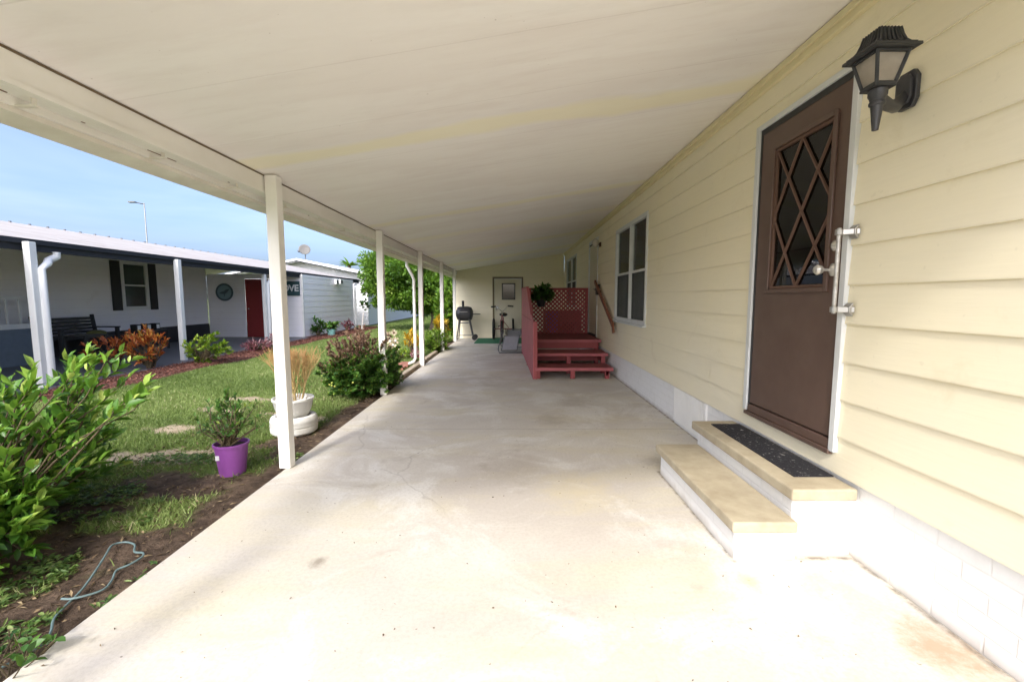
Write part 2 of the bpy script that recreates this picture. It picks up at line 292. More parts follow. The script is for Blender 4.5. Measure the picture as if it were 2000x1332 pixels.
# ---------------------------------------------------------------- mesh helpers
class MB:
    def __init__(s): s.v = []; s.f = []; s.tone = None
    def quad(s, *p):
        k = len(s.v); s.v += [tuple(q) for q in p]; s.f.append(tuple(range(k, k+len(p)))); return s
    def box(s, a, b):
        (x0, y0, z0), (x1, y1, z1) = a, b
        x0, x1 = min(x0, x1), max(x0, x1); y0, y1 = min(y0, y1), max(y0, y1); z0, z1 = min(z0, z1), max(z0, z1)
        k = len(s.v)
        s.v += [(x0, y0, z0), (x1, y0, z0), (x1, y1, z0), (x0, y1, z0), (x0, y0, z1), (x1, y0, z1), (x1, y1, z1), (x0, y1, z1)]
        s.f += [tuple(k+i for i in q) for q in ((0, 3, 2, 1), (4, 5, 6, 7), (0, 1, 5, 4), (1, 2, 6, 5), (2, 3, 7, 6), (3, 0, 4, 7))]
        return s
    def bar(s, p, q, w, h=None, up=(0, 0, 1)):            # rectangular bar from p to q
        h = h or w; p = Vector(p); q = Vector(q); d = (q-p).normalized(); u = Vector(up)
        if abs(d.dot(u)) > .98: u = Vector((1, 0, 0))
        r = d.cross(u).normalized(); u = r.cross(d).normalized(); k = len(s.v)
        for c in (p, q):
            for a, b in ((-1, -1), (1, -1), (1, 1), (-1, 1)): s.v.append(tuple(c+r*(a*w/2)+u*(b*h/2)))
        s.f += [tuple(k+i for i in f) for f in ((0, 1, 2, 3), (7, 6, 5, 4), (0, 4, 5, 1), (1, 5, 6, 2), (2, 6, 7, 3), (3, 7, 4, 0))]
        return s
    def tube(s, pts, r, n=8, closed=False, cap=True):
        pts = [Vector(p) for p in pts]; m = len(pts); rr = r if hasattr(r, '__len__') else [r]*m
        k = len(s.v); ref = None
        for i, p in enumerate(pts):
            if closed: d = pts[(i+1) % m]-pts[i-1]
            else: d = pts[min(i+1, m-1)]-pts[max(i-1, 0)]
            d.normalize()
            if ref is None:
                ref = Vector((0, 0, 1)) if abs(d.z) < .9 else Vector((1, 0, 0))
            a = d.cross(ref).normalized(); b = a.cross(d).normalized(); ref = b
            for j in range(n):
                t = 2*math.pi*j/n; s.v.append(tuple(p+a*(math.cos(t)*rr[i])+b*(math.sin(t)*rr[i])))
        for i in range(m if closed else m-1):
            for j in range(n):
                i2 = (i+1) % m
                s.f.append((k+i*n+j, k+i*n+(j+1) % n, k+i2*n+(j+1) % n, k+i2*n+j))
        if cap and not closed:
            s.f.append(tuple(k+j for j in reversed(range(n)))); s.f.append(tuple(k+(m-1)*n+j for j in range(n)))
        return s
    def lathe(s, prof, c=(0, 0, 0), n=32, axis='z', sx=1, sy=1):
        k = len(s.v); c = Vector(c)
        for (r, h) in prof:
            for j in range(n):
                t = 2*math.pi*j/n; a, b = r*math.cos(t)*sx, r*math.sin(t)*sy
                s.v.append(tuple(c+Vector({'z': (a, b, h), 'x': (h, a, b), 'y': (a, h, b)}[axis])))
        for i in range(len(prof)-1):
            for j in range(n):
                s.f.append((k+i*n+j, k+i*n+(j+1) % n, k+(i+1)*n+(j+1) % n, k+(i+1)*n+j))
        return s
    def ring(s, c, R_, r, axis='x', n=36, m=8):
        c = Vector(c); pts = []
        for j in range(n):
            t = 2*math.pi*j/n; a, b = R_*math.cos(t), R_*math.sin(t)
            pts.append(c+Vector({'x': (0, a, b), 'y': (a, 0, b), 'z': (a, b, 0)}[axis]))
        return s.tube(pts, r, m, closed=True)
    def prism(s, poly, axis, a, b):                        # 2D polygon in the other two axes, extruded a..b
        k = len(s.v); n = len(poly)
        for h in (a, b):
            for (p, q) in poly: s.v.append({'x': (h, p, q), 'y': (p, h, q), 'z': (p, q, h)}[axis])
        s.f.append(tuple(k+i for i in range(n))); s.f.append(tuple(k+n+i for i in reversed(range(n))))
        for i in range(n): s.f.append((k+i, k+(i+1) % n, k+n+(i+1) % n, k+n+i))
        return s
    def blob(s, c, rx, ry, rz, n=10, m=6, jit=.0):
        pr = []
        k = len(s.v)
        for i in range(m+1):
            ph = math.pi*i/m
            for j in range(n):
                t = 2*math.pi*j/n; q = 1+random.uniform(-jit, jit)
                s.v.append((c[0]+rx*q*math.sin(ph)*math.cos(t), c[1]+ry*q*math.sin(ph)*math.sin(t), c[2]+rz*q*math.cos(ph)))
        for i in range(m):
            for j in range(n): s.f.append((k+i*n+j, k+i*n+(j+1) % n, k+(i+1)*n+(j+1) % n, k+(i+1)*n+j))
        return s
    def build(s, name, mat, parent=None, bevel=0, smooth=False, fix=True):
        o0 = Vector(parent['_o']) if parent is not None else Vector((0, 0, 0))
        me = bpy.data.meshes.new(name)
        me.from_pydata([(v[0]-o0.x, v[1]-o0.y, v[2]-o0.z) for v in s.v], [], s.f); me.update()
        if fix:
            import bmesh
            bm = bmesh.new(); bm.from_mesh(me); bmesh.ops.recalc_face_normals(bm, faces=bm.faces); bm.to_mesh(me); bm.free()
        me.materials.append(mat)
        if smooth:
            me.polygons.foreach_set('use_smooth', [True]*len(me.polygons))
            try: me.set_sharp_from_angle(angle=R(38))
            except Exception: pass
        o = bpy.data.objects.new(name, me); COL.objects.link(o); o['_o'] = tuple(o0)
        if parent is not None: o.parent = parent
        if bevel:
            b = o.modifiers.new('bevel', 'BEVEL'); b.width = bevel; b.segments = 2; b.limit_method = 'ANGLE'; b.angle_limit = R(40)
        return o
def tag(o, label=None, cat=None, group=None, kind=None):
    if label: o['label'] = label
    if cat: o['category'] = cat
    if group: o['group'] = group
    if kind: o['kind'] = kind
    return o
def thing(name, label, cat, loc, group=None):
    o = bpy.data.objects.new(name, None); COL.objects.link(o); o.location = loc; o['_o'] = tuple(loc)
    o.empty_display_size = .1
    return tag(o, label, cat, group)

def siding(mb, axis, plane, sgn, a0, a1, z0, z1, holes=(), lap=.195, lip=.011, off=.002):
    # lap boards with a real shadow lip; holes = (a0,a1,z0,z1)
    P = (lambda a, d, z: (plane+sgn*d, a, z)) if axis == 'x' else (lambda a, d, z: (a, plane+sgn*d, z))
    z = z0
    while z < z1-1e-4:
        zt = min(z+lap, z1)
        br = sorted({a0, a1, *[max(a0, min(a1, h[k])) for h in holes for k in (0, 1) if h[2] < zt and h[3] > z]})
        for p, q in zip(br[:-1], br[1:]):
            if q-p < 1e-5: continue
            mid = (p+q)/2; segs = [(z, zt)]
            for h in holes:
                if h[0] < mid < h[1]:
                    ns = []
                    for (u, v) in segs:
                        if h[2] > u: ns.append((u, min(v, h[2])))
                        if h[3] < v: ns.append((max(u, h[3]), v))
                        if False: pass
                    segs = [x for x in ns if x[1]-x[0] > 1e-4]
            for (u, v) in segs:
                du = off+lip*(1-(u-z)/lap); dv = off+lip*(1-(v-z)/lap)
                mb.quad(P(p, du, u), P(q, du, u), P(q, dv, v), P(p, dv, v))
                mb.quad(P(p, 0, u), P(q, 0, u), P(q, du, u), P(p, du, u))
        z = zt
    return mb

# ---------------------------------------------------------------- leaves
T8v = np.array([(0, 0, 0), (-.42, .3, .10), (0, .32, 0), (.42, .3, .10), (-.40, .66, .08), (0, .68, -.02), (.40, .66, .08), (0, 1, -.10)])
T8f = [(0, 3, 2), (0, 2, 1), (1, 2, 5, 4), (2, 3, 6, 5), (4, 5, 7), (5, 6, 7)]
T4v = np.array([(0, 0, 0), (-.5, .5, .12), (0, 1, -.05), (.5, .5, .12)]); T4f = [(0, 3, 2), (0, 2, 1)]
TBv = np.array([(-.5, 0, 0), (.5, 0, 0), (.35, .55, .04), (-.35, .55, .04), (0, 1, .25)]); TBf = [(0, 1, 2, 3), (3, 2, 4)]
TLv = np.array([(-.25, 0, 0), (.25, 0, 0), (.5, .4, .03), (-.5, .4, .03), (.35, .75, -.04), (-.35, .75, -.04), (0, 1, -.22)]); TLf = [(0, 1, 2, 3), (3, 2, 4, 5), (5, 4, 6)]
def scatter(name, P, D, L, W, tone, mat, parent=None, tv=T8v, tf=T8f, up=None, upk=.6):
    P = np.asarray(P, float); D = np.asarray(D, float); n = len(P)
    D /= np.linalg.norm(D, axis=1)[:, None]+1e-9
    U = rng.normal(size=(n, 3)); U /= np.linalg.norm(U, axis=1)[:, None]; U = U*(1-upk)+np.array([0, 0, 1])*upk
    X = np.cross(D, U); X /= np.linalg.norm(X, axis=1)[:, None]+1e-9; N = np.cross(X, D)
    L = np.broadcast_to(L, n)[:, None, None]; W = np.broadcast_to(W, n)[:, None, None]
    V = P[:, None, :]+X[:, None, :]*tv[None, :, 0:1]*W+D[:, None, :]*tv[None, :, 1:2]*L+N[:, None, :]*tv[None, :, 2:3]*L
    k = len(tv); V = V.reshape(-1, 3)
    if parent is not None: V = V-np.array(parent['_o'])
    me = bpy.data.meshes.new(name); me.vertices.add(len(V)); me.vertices.foreach_set('co', V.ravel())
    sizes = np.array([len(f) for f in tf]); flat = np.concatenate([np.array(f) for f in tf])
    loops = (flat[None, :]+np.arange(n)[:, None]*k).ravel(); me.loops.add(len(loops)); me.loops.foreach_set('vertex_index', loops.astype(np.int32))
    ls = np.tile(sizes, n); st = np.concatenate([[0], np.cumsum(ls)[:-1]])
    me.polygons.add(len(ls)); me.polygons.foreach_set('loop_start', st.astype(np.int32)); me.polygons.foreach_set('loop_total', ls.astype(np.int32))
    a = me.attributes.new('tone', 'FLOAT', 'POINT'); a.data.foreach_set('value', np.repeat(np.clip(tone, 0, 1), k).astype(np.float32))
    me.update(calc_edges=True); me.validate(); me.materials.append(mat)
    o = bpy.data.objects.new(name, me); COL.objects.link(o); o['_o'] = tuple(parent['_o']) if parent is not None else (0, 0, 0)
    if parent is not None: o.parent = parent
    return o
def shoots_to_leaves(shoots, per, t0=.35, spread=.9, upb=.25):
    P = []; D = []; T = []
    for sh in shoots:
        sh = [np.array(p, float) for p in sh]; m = len(sh)-1
        for _ in range(per):
            t = t0+(1-t0)*random.random()**.8; f = t*m; i = min(int(f), m-1); p = sh[i]+(sh[i+1]-sh[i])*(f-i)
            ax = sh[i+1]-sh[i]; ax /= np.linalg.norm(ax)+1e-9
            r = rng.normal(size=3); r -= ax*r.dot(ax); r /= np.linalg.norm(r)+1e-9
            d = ax*(.35+.5*t)+r*spread*(1.1-.4*t)+np.array([0, 0, upb])
            P.append(p); D.append(d); T.append(t)
    return np.array(P), np.array(D), np.array(T)
def make_shoots(base, targets, bend=.1):
    out = []
    for t in targets:
        b = Vector(base)+Vector((random.uniform(-.04, .04), random.uniform(-.04, .04), 0)); t = Vector(t)
        mid = b.lerp(t, .5)+Vector((random.uniform(-bend, bend), random.uniform(-bend, bend), random.uniform(0, bend)*1.3))
        m2 = b.lerp(t, .8)+Vector((random.uniform(-bend, bend), random.uniform(-bend, bend), random.uniform(0, bend)))*.6
        out.append([b, mid, m2, t])
    return out
def ellipsoid_targets(c, rx, ry, rz, n, shell=.55, zmin=None):
    out = []
    while len(out) < n:
        v = rng.normal(size=3); v /= np.linalg.norm(v); k = (shell+(1-shell)*random.random()**.6)*random.uniform(.85, 1.12)
        p = (c[0]+v[0]*rx*k, c[1]+v[1]*ry*k, c[2]+v[2]*rz*k)
        if zmin is not None and p[2] < zmin: continue
        out.append(p)
    return out
def shrub(name, label, cat, base, c, rx, ry, rz, n, per, L, W, mat, stem=.006, twig='twig', tv=T8v, tf=T8f, t0=.4, group=None, spread=.9, shell=.55, tonef=None, upk=.6, bend=.08, upb=.25):
    t = thing(name, label, cat, base, group)
    sh = make_shoots(base, ellipsoid_targets(c, rx, ry, rz, n, shell, zmin=base[2]+.02), bend)
    mb = MB()
    for s_ in sh[:min(len(sh), 140)]: mb.tube(s_, [stem*1.6, stem*1.2, stem*.8, stem*.4], 5)
    mb.build('stem', M[twig], t, smooth=True)
    P, D, T = shoots_to_leaves(sh, per, t0, spread, upb)
    tone = np.clip(rng.normal(.42, .2, len(P))+(T-.6)*.35, 0, 1) if tonef is None else tonef(P, T)
    sz = rng.uniform(.65, 1.15, len(P))
    scatter('foliage', P, D, L*sz, W*sz, tone, M[mat], t, tv, tf, upk=upk)
    return t

# ---------------------------------------------------------------- numpy value noise
_lat = rng.random((256, 256))
def vnoise(x, y):
    xi = np.floor(x).astype(int); yi = np.floor(y).astype(int); fx = x-xi; fy = y-yi
    fx = fx*fx*(3-2*fx); fy = fy*fy*(3-2*fy); g = lambda a, b: _lat[a % 256, b % 256]
    return (g(xi, yi)*(1-fx)+g(xi+1, yi)*fx)*(1-fy)+(g(xi, yi+1)*(1-fx)+g(xi+1, yi+1)*fx)*fy
def fbm(x, y, o=4):
    s = 0; a = .5
    for k in range(o): s = s+a*vnoise(x*2**k+17.3*k, y*2**k+5.1*k); a *= .5
    return s/(1-.5**o)
GZ = -.035
# patches of bare soil / sand: (x, y, rx, ry, kind)
PATCH = [(-2.30, 2.95, .62, .30, 0), (-2.7, 2.62, .5, .16, 0), (-2.3, 2.15, .65, .32, 0), (-1.95, 1.6, .42, .7, 0), (-2.6, 1.2, 1.2, .6, 0), (-2.0, 3.95, .36, .30, 0),
         (-3.58, 5.1, .34, .22, 1), (-3.5, 5.75, .5, .11, 1), (-3.0, 3.62, .55, .17, 1), (-3.45, 4.35, .30, .14, 1), (-2.6, 3.55, .3, .1, 1), (-2.3, 4.7, .4, .14, 1), (-2.7, 5.0, .22, .09, 1), (-4.3, 4.9, .3, .1, 1)]
def masks(x, y):
    n = fbm(x*2.2, y*2.2, 5); n2 = fbm(x*9, y*9, 3)
    soil = np.clip((x+1.73+.16+.30*n+.12*(n2-.5))/.10, 0, 1)*(x < -1.6)
    soil = np.maximum(soil*(y < 30), 0); sand = np.zeros_like(x)
    for (px, py, rx, ry, k) in PATCH:
        d = np.sqrt(((x-px)/rx)**2+((y-py)/ry)**2)+(n-.5)*2.2+(n2-.5)*1.3
        m = np.clip((1.0-d)/.5, 0, 1)
        if k: sand = np.maximum(sand, m)
        else: soil = np.maximum(soil, m)
    return soil, sand
def axis_pts(lo, hi, fine, a, b):
    pts = list(np.arange(a, b+1e-6, fine)); s = fine; p = b
    while p < hi: s *= 1.35; p += s; pts.append(min(p, hi))
    s = fine; p = a
    while p > lo: s *= 1.35; p -= s; pts.insert(0, max(p, lo))
    return np.array(pts)

# ================================================================ SETTING
# ground: one sheet to the horizon
xs = axis_pts(-600, 600, .045, -7.2, -1.6); ys = axis_pts(-300, 1200, .05, .2, 14)
GX, GY = np.meshgrid(xs, ys, indexing='xy'); nx, ny = len(xs), len(ys)
so_, sa_ = masks(GX, GY)
near = (GX > -7.3) & (GX < -1.6) & (GY < 20) & (GY > -2)
Zg = GZ+np.where(near, (fbm(GX*1.3, GY*1.3)-.5)*.035+(fbm(GX*14, GY*14, 2)-.5)*.022*np.maximum(so_, .35), 0)
Zg = np.where((GX > -1.80), np.minimum(Zg, GZ), Zg)
me = bpy.data.meshes.new('ground'); V = np.stack([GX, GY, Zg], -1).reshape(-1, 3); me.vertices.add(len(V)); me.vertices.foreach_set('co', V.ravel())
idx = np.arange(nx*ny).reshape(ny, nx); q = np.stack([idx[:-1, :-1], idx[:-1, 1:], idx[1:, 1:], idx[1:, :-1]], -1).reshape(-1, 4)
me.loops.add(q.size); me.loops.foreach_set('vertex_index', q.ravel().astype(np.int32)); me.polygons.add(len(q))
me.polygons.foreach_set('loop_start', (np.arange(len(q))*4).astype(np.int32)); me.polygons.foreach_set('loop_total', np.full(len(q), 4, np.int32))
for nm, a in (('soil', so_), ('sand', sa_)):
    at = me.attributes.new(nm, 'FLOAT', 'POINT'); at.data.foreach_set('value', a.ravel().astype(np.float32))
me.update(calc_edges=True)
m = NT('lawn_and_soil'); m.set(.95, 0, .15)
gr = m.mix(m.ramp(m.noise(1.1, 5, .6), [(.35, 0), (.7, 1)]), (.14, .19, .05), (.20, .245, .08))
gr = m.mix(m.ramp(m.noise(30, 4, .7), [(.4, 0), (.75, .6)]), gr, (.10, .085, .04))
sl_ = m.mix(m.ramp(m.noise(12, 6, .7), [(.4, 0), (.7, 1)]), (.062, .043, .030), (.17, .12, .085))
sl_ = m.mix(m.ramp(m.noise(1.6, 4, .6), [(.5, 0), (.7, .6)]), sl_, (.27, .20, .135))
sd = m.mix(m.ramp(m.noise(20, 5, .7), [(.4, 0), (.7, 1)]), (.50, .41, .29), (.34, .26, .16))
at = m.n('ShaderNodeAttribute', attribute_name='soil'); at2 = m.n('ShaderNodeAttribute', attribute_name='sand')
c = m.mix(at.outputs['Fac'], gr, sl_); c = m.mix(at2.outputs['Fac'], c, sd); m.color(c); m.bump(m.noise(45, 6, .75), 1.0, .025)
me.materials.append(m.m); o = bpy.data.objects.new('ground', me); COL.objects.link(o); tag(o, kind='structure')

# carport slab
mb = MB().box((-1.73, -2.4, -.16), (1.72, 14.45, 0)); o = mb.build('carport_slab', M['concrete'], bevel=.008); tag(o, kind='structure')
# neighbour's grey patio
mb = MB().box((-10.25, -6, -.15), (-6.62, 14.8, -.012)); o = mb.build('patio', M['nb_floor']); tag(o, kind='structure')
# red mulch bed between lawn and patio
def bedx(y): return -5.93+.14*math.sin(y*.8+1)+(.10*math.sin(y*2.1))
mb = MB(); N_ = 90; yy_ = [2.0+18.3*i/N_ for i in range(N_+1)]
for a, b in zip(yy_[:-1], yy_[1:]):
    xr0, xr1 = bedx(a), bedx(b); l0 = -6.62 if a < 14.8 else -6.98; l1 = -6.62 if b < 14.81 else -6.98
    mb.quad((l0, a, .0), (xr0-.12, a, .0), (xr1-.12, b, .0), (l1, b, .0)); mb.quad((xr0-.12, a, .0), (xr0, a, -.05), (xr1, b, -.05), (xr1-.12, b, .0))
o = mb.build('mulch_bed', plain('red_mulch', (.13, .055, .04), .95, bump=1, bscale=50)); tag(o, kind='structure')
n = 15000; yy = rng.uniform(2, 20.2, n); xx = np.array([random.uniform(-6.63, bedx(y)+.03) for y in yy])
P = np.stack([xx, yy, rng.uniform(-.005, .025, n)], -1); D = rng.normal(size=(n, 3)); D[:, 2] *= .25
o = scatter('mulch_chips', P, D, rng.uniform(.02, .06, n), .014, rng.random(n), M['mulchchip'], tv=T4v, tf=T4f); tag(o, kind='stuff')

# ================================================================ OUR HOUSE
WX = 1.70; RY0 = .20; BY = 14.40
house = thing('mobile_home', 'pale yellow lap sided home with brown door and white brick skirting', 'house', (WX, 2.6, 0))
DOOR = (2.265, 3.10, .50, 2.41); W1 = (5.60, 7.22, .975, 2.345); D2 = (8.80, 9.74, .53, 2.46); W2 = (11.68, 13.68, 1.10, 2.43)
holes = [DOOR, W1, D2, W2]
laps0 = .382
seams = [(4.44, 4.446, laps0, laps0+.195), (3.72, 3.726, laps0+.195, laps0+.39), (2.016, 2.021, 2.565, 2.7), (5.0, 5.006, 1.94, 2.135), (7.9, 7.908, .77, .96), (4.1, 4.106, 1.357, 1.552), (6.4, 6.407, .577, .77), (1.2, 1.204, 1.16, 1.35)]
mb = MB(); siding(mb, 'x', WX, -1, -6, BY, laps0, 2.70, holes+seams)
siding(mb, 'x', WX, -1, -6, BY, laps0, 2.70, holes, lap=10, lip=0, off=-.0005)
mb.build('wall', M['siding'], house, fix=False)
# back wall (storage room at the end of the carport)
BD = (-.60, .33, .0, 1.955)
def ceilz(x): return 2.165+(x+1.86)/3.56*.575
mb = MB(); siding(mb, 'y', BY, -1, -1.86, WX-.016, .195, 2.16, [(BD[0], BD[1], -1, BD[3])], lap=.196)
siding(mb, 'y', BY, -1, -1.86, WX-.016, .0, .195, [(BD[0], BD[1], -1, BD[3])], lap=.196)
for k in range(3):
    z0 = 2.155+.196*k; z1 = min(z0+.196, 2.75); x0 = -1.86+max(0, (z0-2.165))/.575*3.56; x1 = -1.86+max(0, (z1-2.165))/.575*3.56
    x1 = min(x1, WX-.02); mb.quad((x0, BY-.015, z0), (WX-.016, BY-.015, z0), (WX-.016, BY-.003, z1), (x1, BY-.003, z1)); mb.quad((x0, BY, z0), (WX-.016, BY, z0), (WX-.016, BY-.015, z0), (x0, BY-.015, z0))
mb.box((-1.86, BY+.002, 0), (BD[0], BY+.1, 2.16)); mb.box((BD[1], BY+.002, 0), (WX+.1, BY+.1, 2.16)); mb.box((BD[0], BY+.002, BD[3]), (BD[1], BY+.1, 2.16))
mb.box((-1.90, BY+.0, 0), (-1.86, BY+3.5, 2.15))
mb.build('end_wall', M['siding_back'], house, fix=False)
MB().box((-1.92, BY-.03, 0), (-1.865, BY+.01, 2.14)).build('corner_trim', M['cream'], house)
# horizontal trim boards under the ceiling
mb = MB(); mb.box((WX-.034, -6, 2.655), (WX-.001, BY-.02, 2.76)); mb.box((WX-.052, RY0, 2.690), (WX-.0345, BY-.02, 2.725)); mb.build('frieze_board', M['trim'], house, bevel=.003)
# skirting
mb = MB().box((WX+.012, -6, -.1), (WX+.1, 3.78, .381)).box((WX+.012, 4.52, -.1), (WX+.1, BY, .381)); mb.build('skirting', M['brick'], house)
mb = MB()
y = 3.78
while y < 4.52: mb.box((WX-.006, y, .03), (WX+.004, y+.016, .372)); y += .032
mb.box((WX+.005, 3.78, .0), (WX+.03, 4.52, .381)); mb.build('vent_panel', M['white'], house)
# main door
dr = MB()
gy0, gy1, gz0, gz1 = 2.40, 2.90, 1.36, 2.225
dy0, dy1, dz0, dz1 = DOOR
xf = WX-.012
# slab as a ring around the glass
for a in ((dy0+.012, dz0+.06, gy0, dz1-.035), (gy1, dz0+.06, dy1-.03, dz1-.035), (gy0, dz0+.06, gy1, gz0), (gy0, gz1, gy1, dz1-.035)):
    dr.box((xf, a[0], a[1]), (xf+.04, a[2], a[3]))
door = dr.build('door', M['brown'], house)
mb = MB()
for (a, b) in (((gy0-.035, gz0-.035), (gy0-.010, gz1+.035)), ((gy1+.010, gz0-.035), (gy1+.035, gz1+.035)), ((gy0-.01, gz0-.035), (gy1+.01, gz0-.010)), ((gy0-.01, gz1+.01), (gy1+.01, gz1+.035))):
    mb.box((xf-.014, a[0], a[1]), (xf-.0005, b[0], b[1]))
mb.build('glazing_bead', M['brown'], door, bevel=.003)
mb = MB(); S_ = lambda s, t: (xf+.004, gy1+(gy0-gy1)*s, gz1+(gz0-gz1)*t)
for (s0, t0, s1, t1) in ((0, 0, 1, .93), (.48, 0, 1, .46), (0, .5, .5, 1), (.48, 0, 0, .47), (1, .04, 0, 1), (1, .56, .5, 1)):
    mb.bar(S_(s0, t0), S_(s1, t1), .011, .014, up=(1, 0, 0))
for (s0, t0, s1, t1) in ((0, 0, 1, 0), (0, 1, 1, 1), (0, 0, 0, 1), (1, 0, 1, 1)): mb.bar(S_(s0, t0), S_(s1, t1), .018, .016, up=(1, 0, 0))
mb.build('lattice_muntin', M['brownedge'], door, bevel=.002)
MB().box((xf+.012, gy0, gz0), (xf+.016, gy1, gz1)).build('pane', M['glass'], door)
mb = MB(); n_ = 40
for i in range(n_):
    f = lambda k: xf+.045+.006*math.sin(k*.9)
    a = gy0-.02+(gy1-gy0+.04)*i/n_; b = gy0-.02+(gy1-gy0+.04)*(i+1)/n_
    mb.quad((f(i), a, gz0-.02), (f(i+1), b, gz0-.02), (f(i+1), b, gz1+.02), (f(i), a, gz1+.02))
mb.build('curtain', plain('taupe_door_curtain', (.86, .82, .75), .8), door, smooth=True)
for (y_, z_, r, nm) in ((2.335, 1.565, .024, 'deadbolt'), (2.335, 1.44, .030, 'knob')):
    mb = MB().lathe([(0.0, -.001), (r+.004, -.001), (r+.004, .006), (r*.8, .012), (r*.5, .018), (.0, .02)], (0, 0, 0), 24, 'x')
    mb.v = [(xf-v[0], y_+v[1], z_+v[2]) for v in mb.v]; mb.build(nm, M['crystal'], door, smooth=True)
mb = MB().lathe([(0, .0), (.008, .0), (.008, .035), (.018, .042), (.026, .055), (.027, .068), (.018, .080), (0, .084)], (0, 0, 0), 20, 'x')
mb.v = [(xf-.012-v[0], 2.345+v[1], 1.44+v[2]) for v in mb.v]; mb.build('handle', M['crystal'], door, smooth=True)
mb = MB().box((xf-.022, dy0-.005, dz0-.028), (xf+.07, dy1+.01, dz0-.002)).box((xf-.012, dy0+.01, dz0), (xf+.04, dy1-.02, dz0+.05)); mb.build('threshold', M['brown'], house, bevel=.004)
mb = MB().box((xf-.016, dy1-.008, dz0), (xf+.05, dy1+.035, dz1+.035)).box((xf-.016, dy0-.035, dz0-.01), (xf+.05, dy0+.004, dz1+.035)).box((xf-.016, dy0+.004, dz1+.002), (xf+.05, dy1-.008, dz1+.035))
mb.build('door_frame', M['frame'], house, bevel=.003)
mb = MB().box((xf-.003, dy0+.004, dz0+.05), (xf+.05, dy0+.012, dz1)).box((xf-.003, dy0+.012, dz1-.035), (xf+.05, dy1-.008, dz1+.001)).box((xf-.003, dy1-.03, dz0+.05), (xf+.05, dy1-.0085, dz1-.035)).build('weather_strip', M['black'], house)
# interior backing so the openings are dark
MB().box((WX+.30, dy0-.3, .3), (WX+.32, W1[1]+.5, 2.6)).box((WX+.30, 8.3, .3), (WX+.32, 14.3, 2.6)).build('interior', M['dark'], house)

CLEAR = glass_mat('window_glass', (.93, .96, .94), .02, 1.45)
def window(y0, y1, z0, z1, split, curt=True, nm='window'):
    d = .032
    mb = MB(); o_ = WX-.022
    mb.box((o_, y0-.03, z0-.03), (WX+.06, y0+.025, z1+.03)); mb.box((o_, y1-.025, z0-.03), (WX+.06, y1+.03, z1+.03))
    mb.box((o_, y0+.025, z0-.03), (WX+.06, y1-.025, z0+.025)); mb.box((o_, y0+.025, z1-.025), (WX+.06, y1-.025, z1+.03))
    mb.box((o_-.003, split-.028, z0+.025), (WX+.05, split+.028, z1-.025))
    w_ = mb.build(nm, M['frame'], house, bevel=.003)
    zm = z0+(z1-z0)*.50
    mb = MB()
    for (a, b) in ((y0+.025, split-.028), (split+.028, y1-.025)): mb.box((WX-.010, a, zm-.015), (WX+.03, b, zm+.018))
    mb.build('meeting_rail', M['frame'], w_, bevel=.002)
    for (a, b) in ((y0+.025, split-.028), (split+.028, y1-.025)):
        MB().box((WX+.018, a, zm+.018), (WX+.022, b, z1-.025)).build('pane', CLEAR, w_)
        MB().box((WX+.010, a, z0+.025), (WX+.012, b, zm-.015)).build('insect_screen', SCREEN, w_)
        mb = MB(); k = 36; xx = lambda i: WX+.045+.014*math.sin(i*1.15)+.006*math.sin(i*2.7); wd = (b-a)
        for i in range(k):
            # curtain hangs over the far part of each half
            u, v = a+wd*i/k, a+wd*(i+1)/k
            if .44 < i/k < .52: continue
            mb.quad((xx(i), u, z0), (xx(i+1), v, z0), (xx(i+1), v, z1), (xx(i), u, z1))
        mb.build('curtain', M['curtain'], w_, smooth=True)
    MB().box((WX-.06, y0-.04, z0-.055), (WX+.02, y1+.04, z0-.031)).build('sill', M['frame'], w_, bevel=.004)
    return w_
def screen_mat():
    m = NT('window_screen_mesh'); tr = m.n('ShaderNodeBsdfTransparent'); df = m.n('ShaderNodeBsdfDiffuse'); df.inputs[0].default_value = (.05, .05, .055, 1)
    mx = m.n('ShaderNodeMixShader'); mx.inputs[0].default_value = .5; m.l(tr.outputs[0], mx.inputs[1]); m.l(df.outputs[0], mx.inputs[2]); m.l(mx.outputs[0], m.out.inputs[0]); return m.m
SCREEN = screen_mat()
window(*W1, 6.36); window(*W2, 12.6)
# second door on the side wall
mb = MB().box((WX-.02, D2[0]-.04, D2[2]), (WX+.05, D2[0]+.01, D2[3]+.04)).box((WX-.02, D2[1]-.01, D2[2]), (WX+.05, D2[1]+.04, D2[3]+.04)).box((WX-.02, D2[0]+.01, D2[3]-.01), (WX+.05, D2[1]-.01, D2[3]+.04)); mb.build('door_frame', M['frame'], house, bevel=.003)
d2 = MB().box((WX-.002, D2[0]+.06, D2[2]+.03), (WX+.03, D2[1]-.04, D2[3]-.06)).build('side_door', M['cream'], house, bevel=.004)
mb = MB().box((WX-.012, D2[0]+.03, D2[2]), (WX-.003, D2[0]+.06, D2[3]-.03)).box((WX-.012, D2[0]+.06, D2[3]-.06), (WX-.003, D2[1]-.02, D2[3]-.03)).box((WX-.03, D2[0]+.02, D2[2]-.02), (WX+.02, D2[1], D2[2]+.02)); mb.build('gasket', M['black'], d2)
MB().lathe([(0, 0), (.01, 0), (.01, .03), (.028, .04), (.028, .06), (0, .07)], (WX-.07, D2[0]+.13, 1.48), 14, 'x').build('handle', M['chrome'], d2, smooth=True)
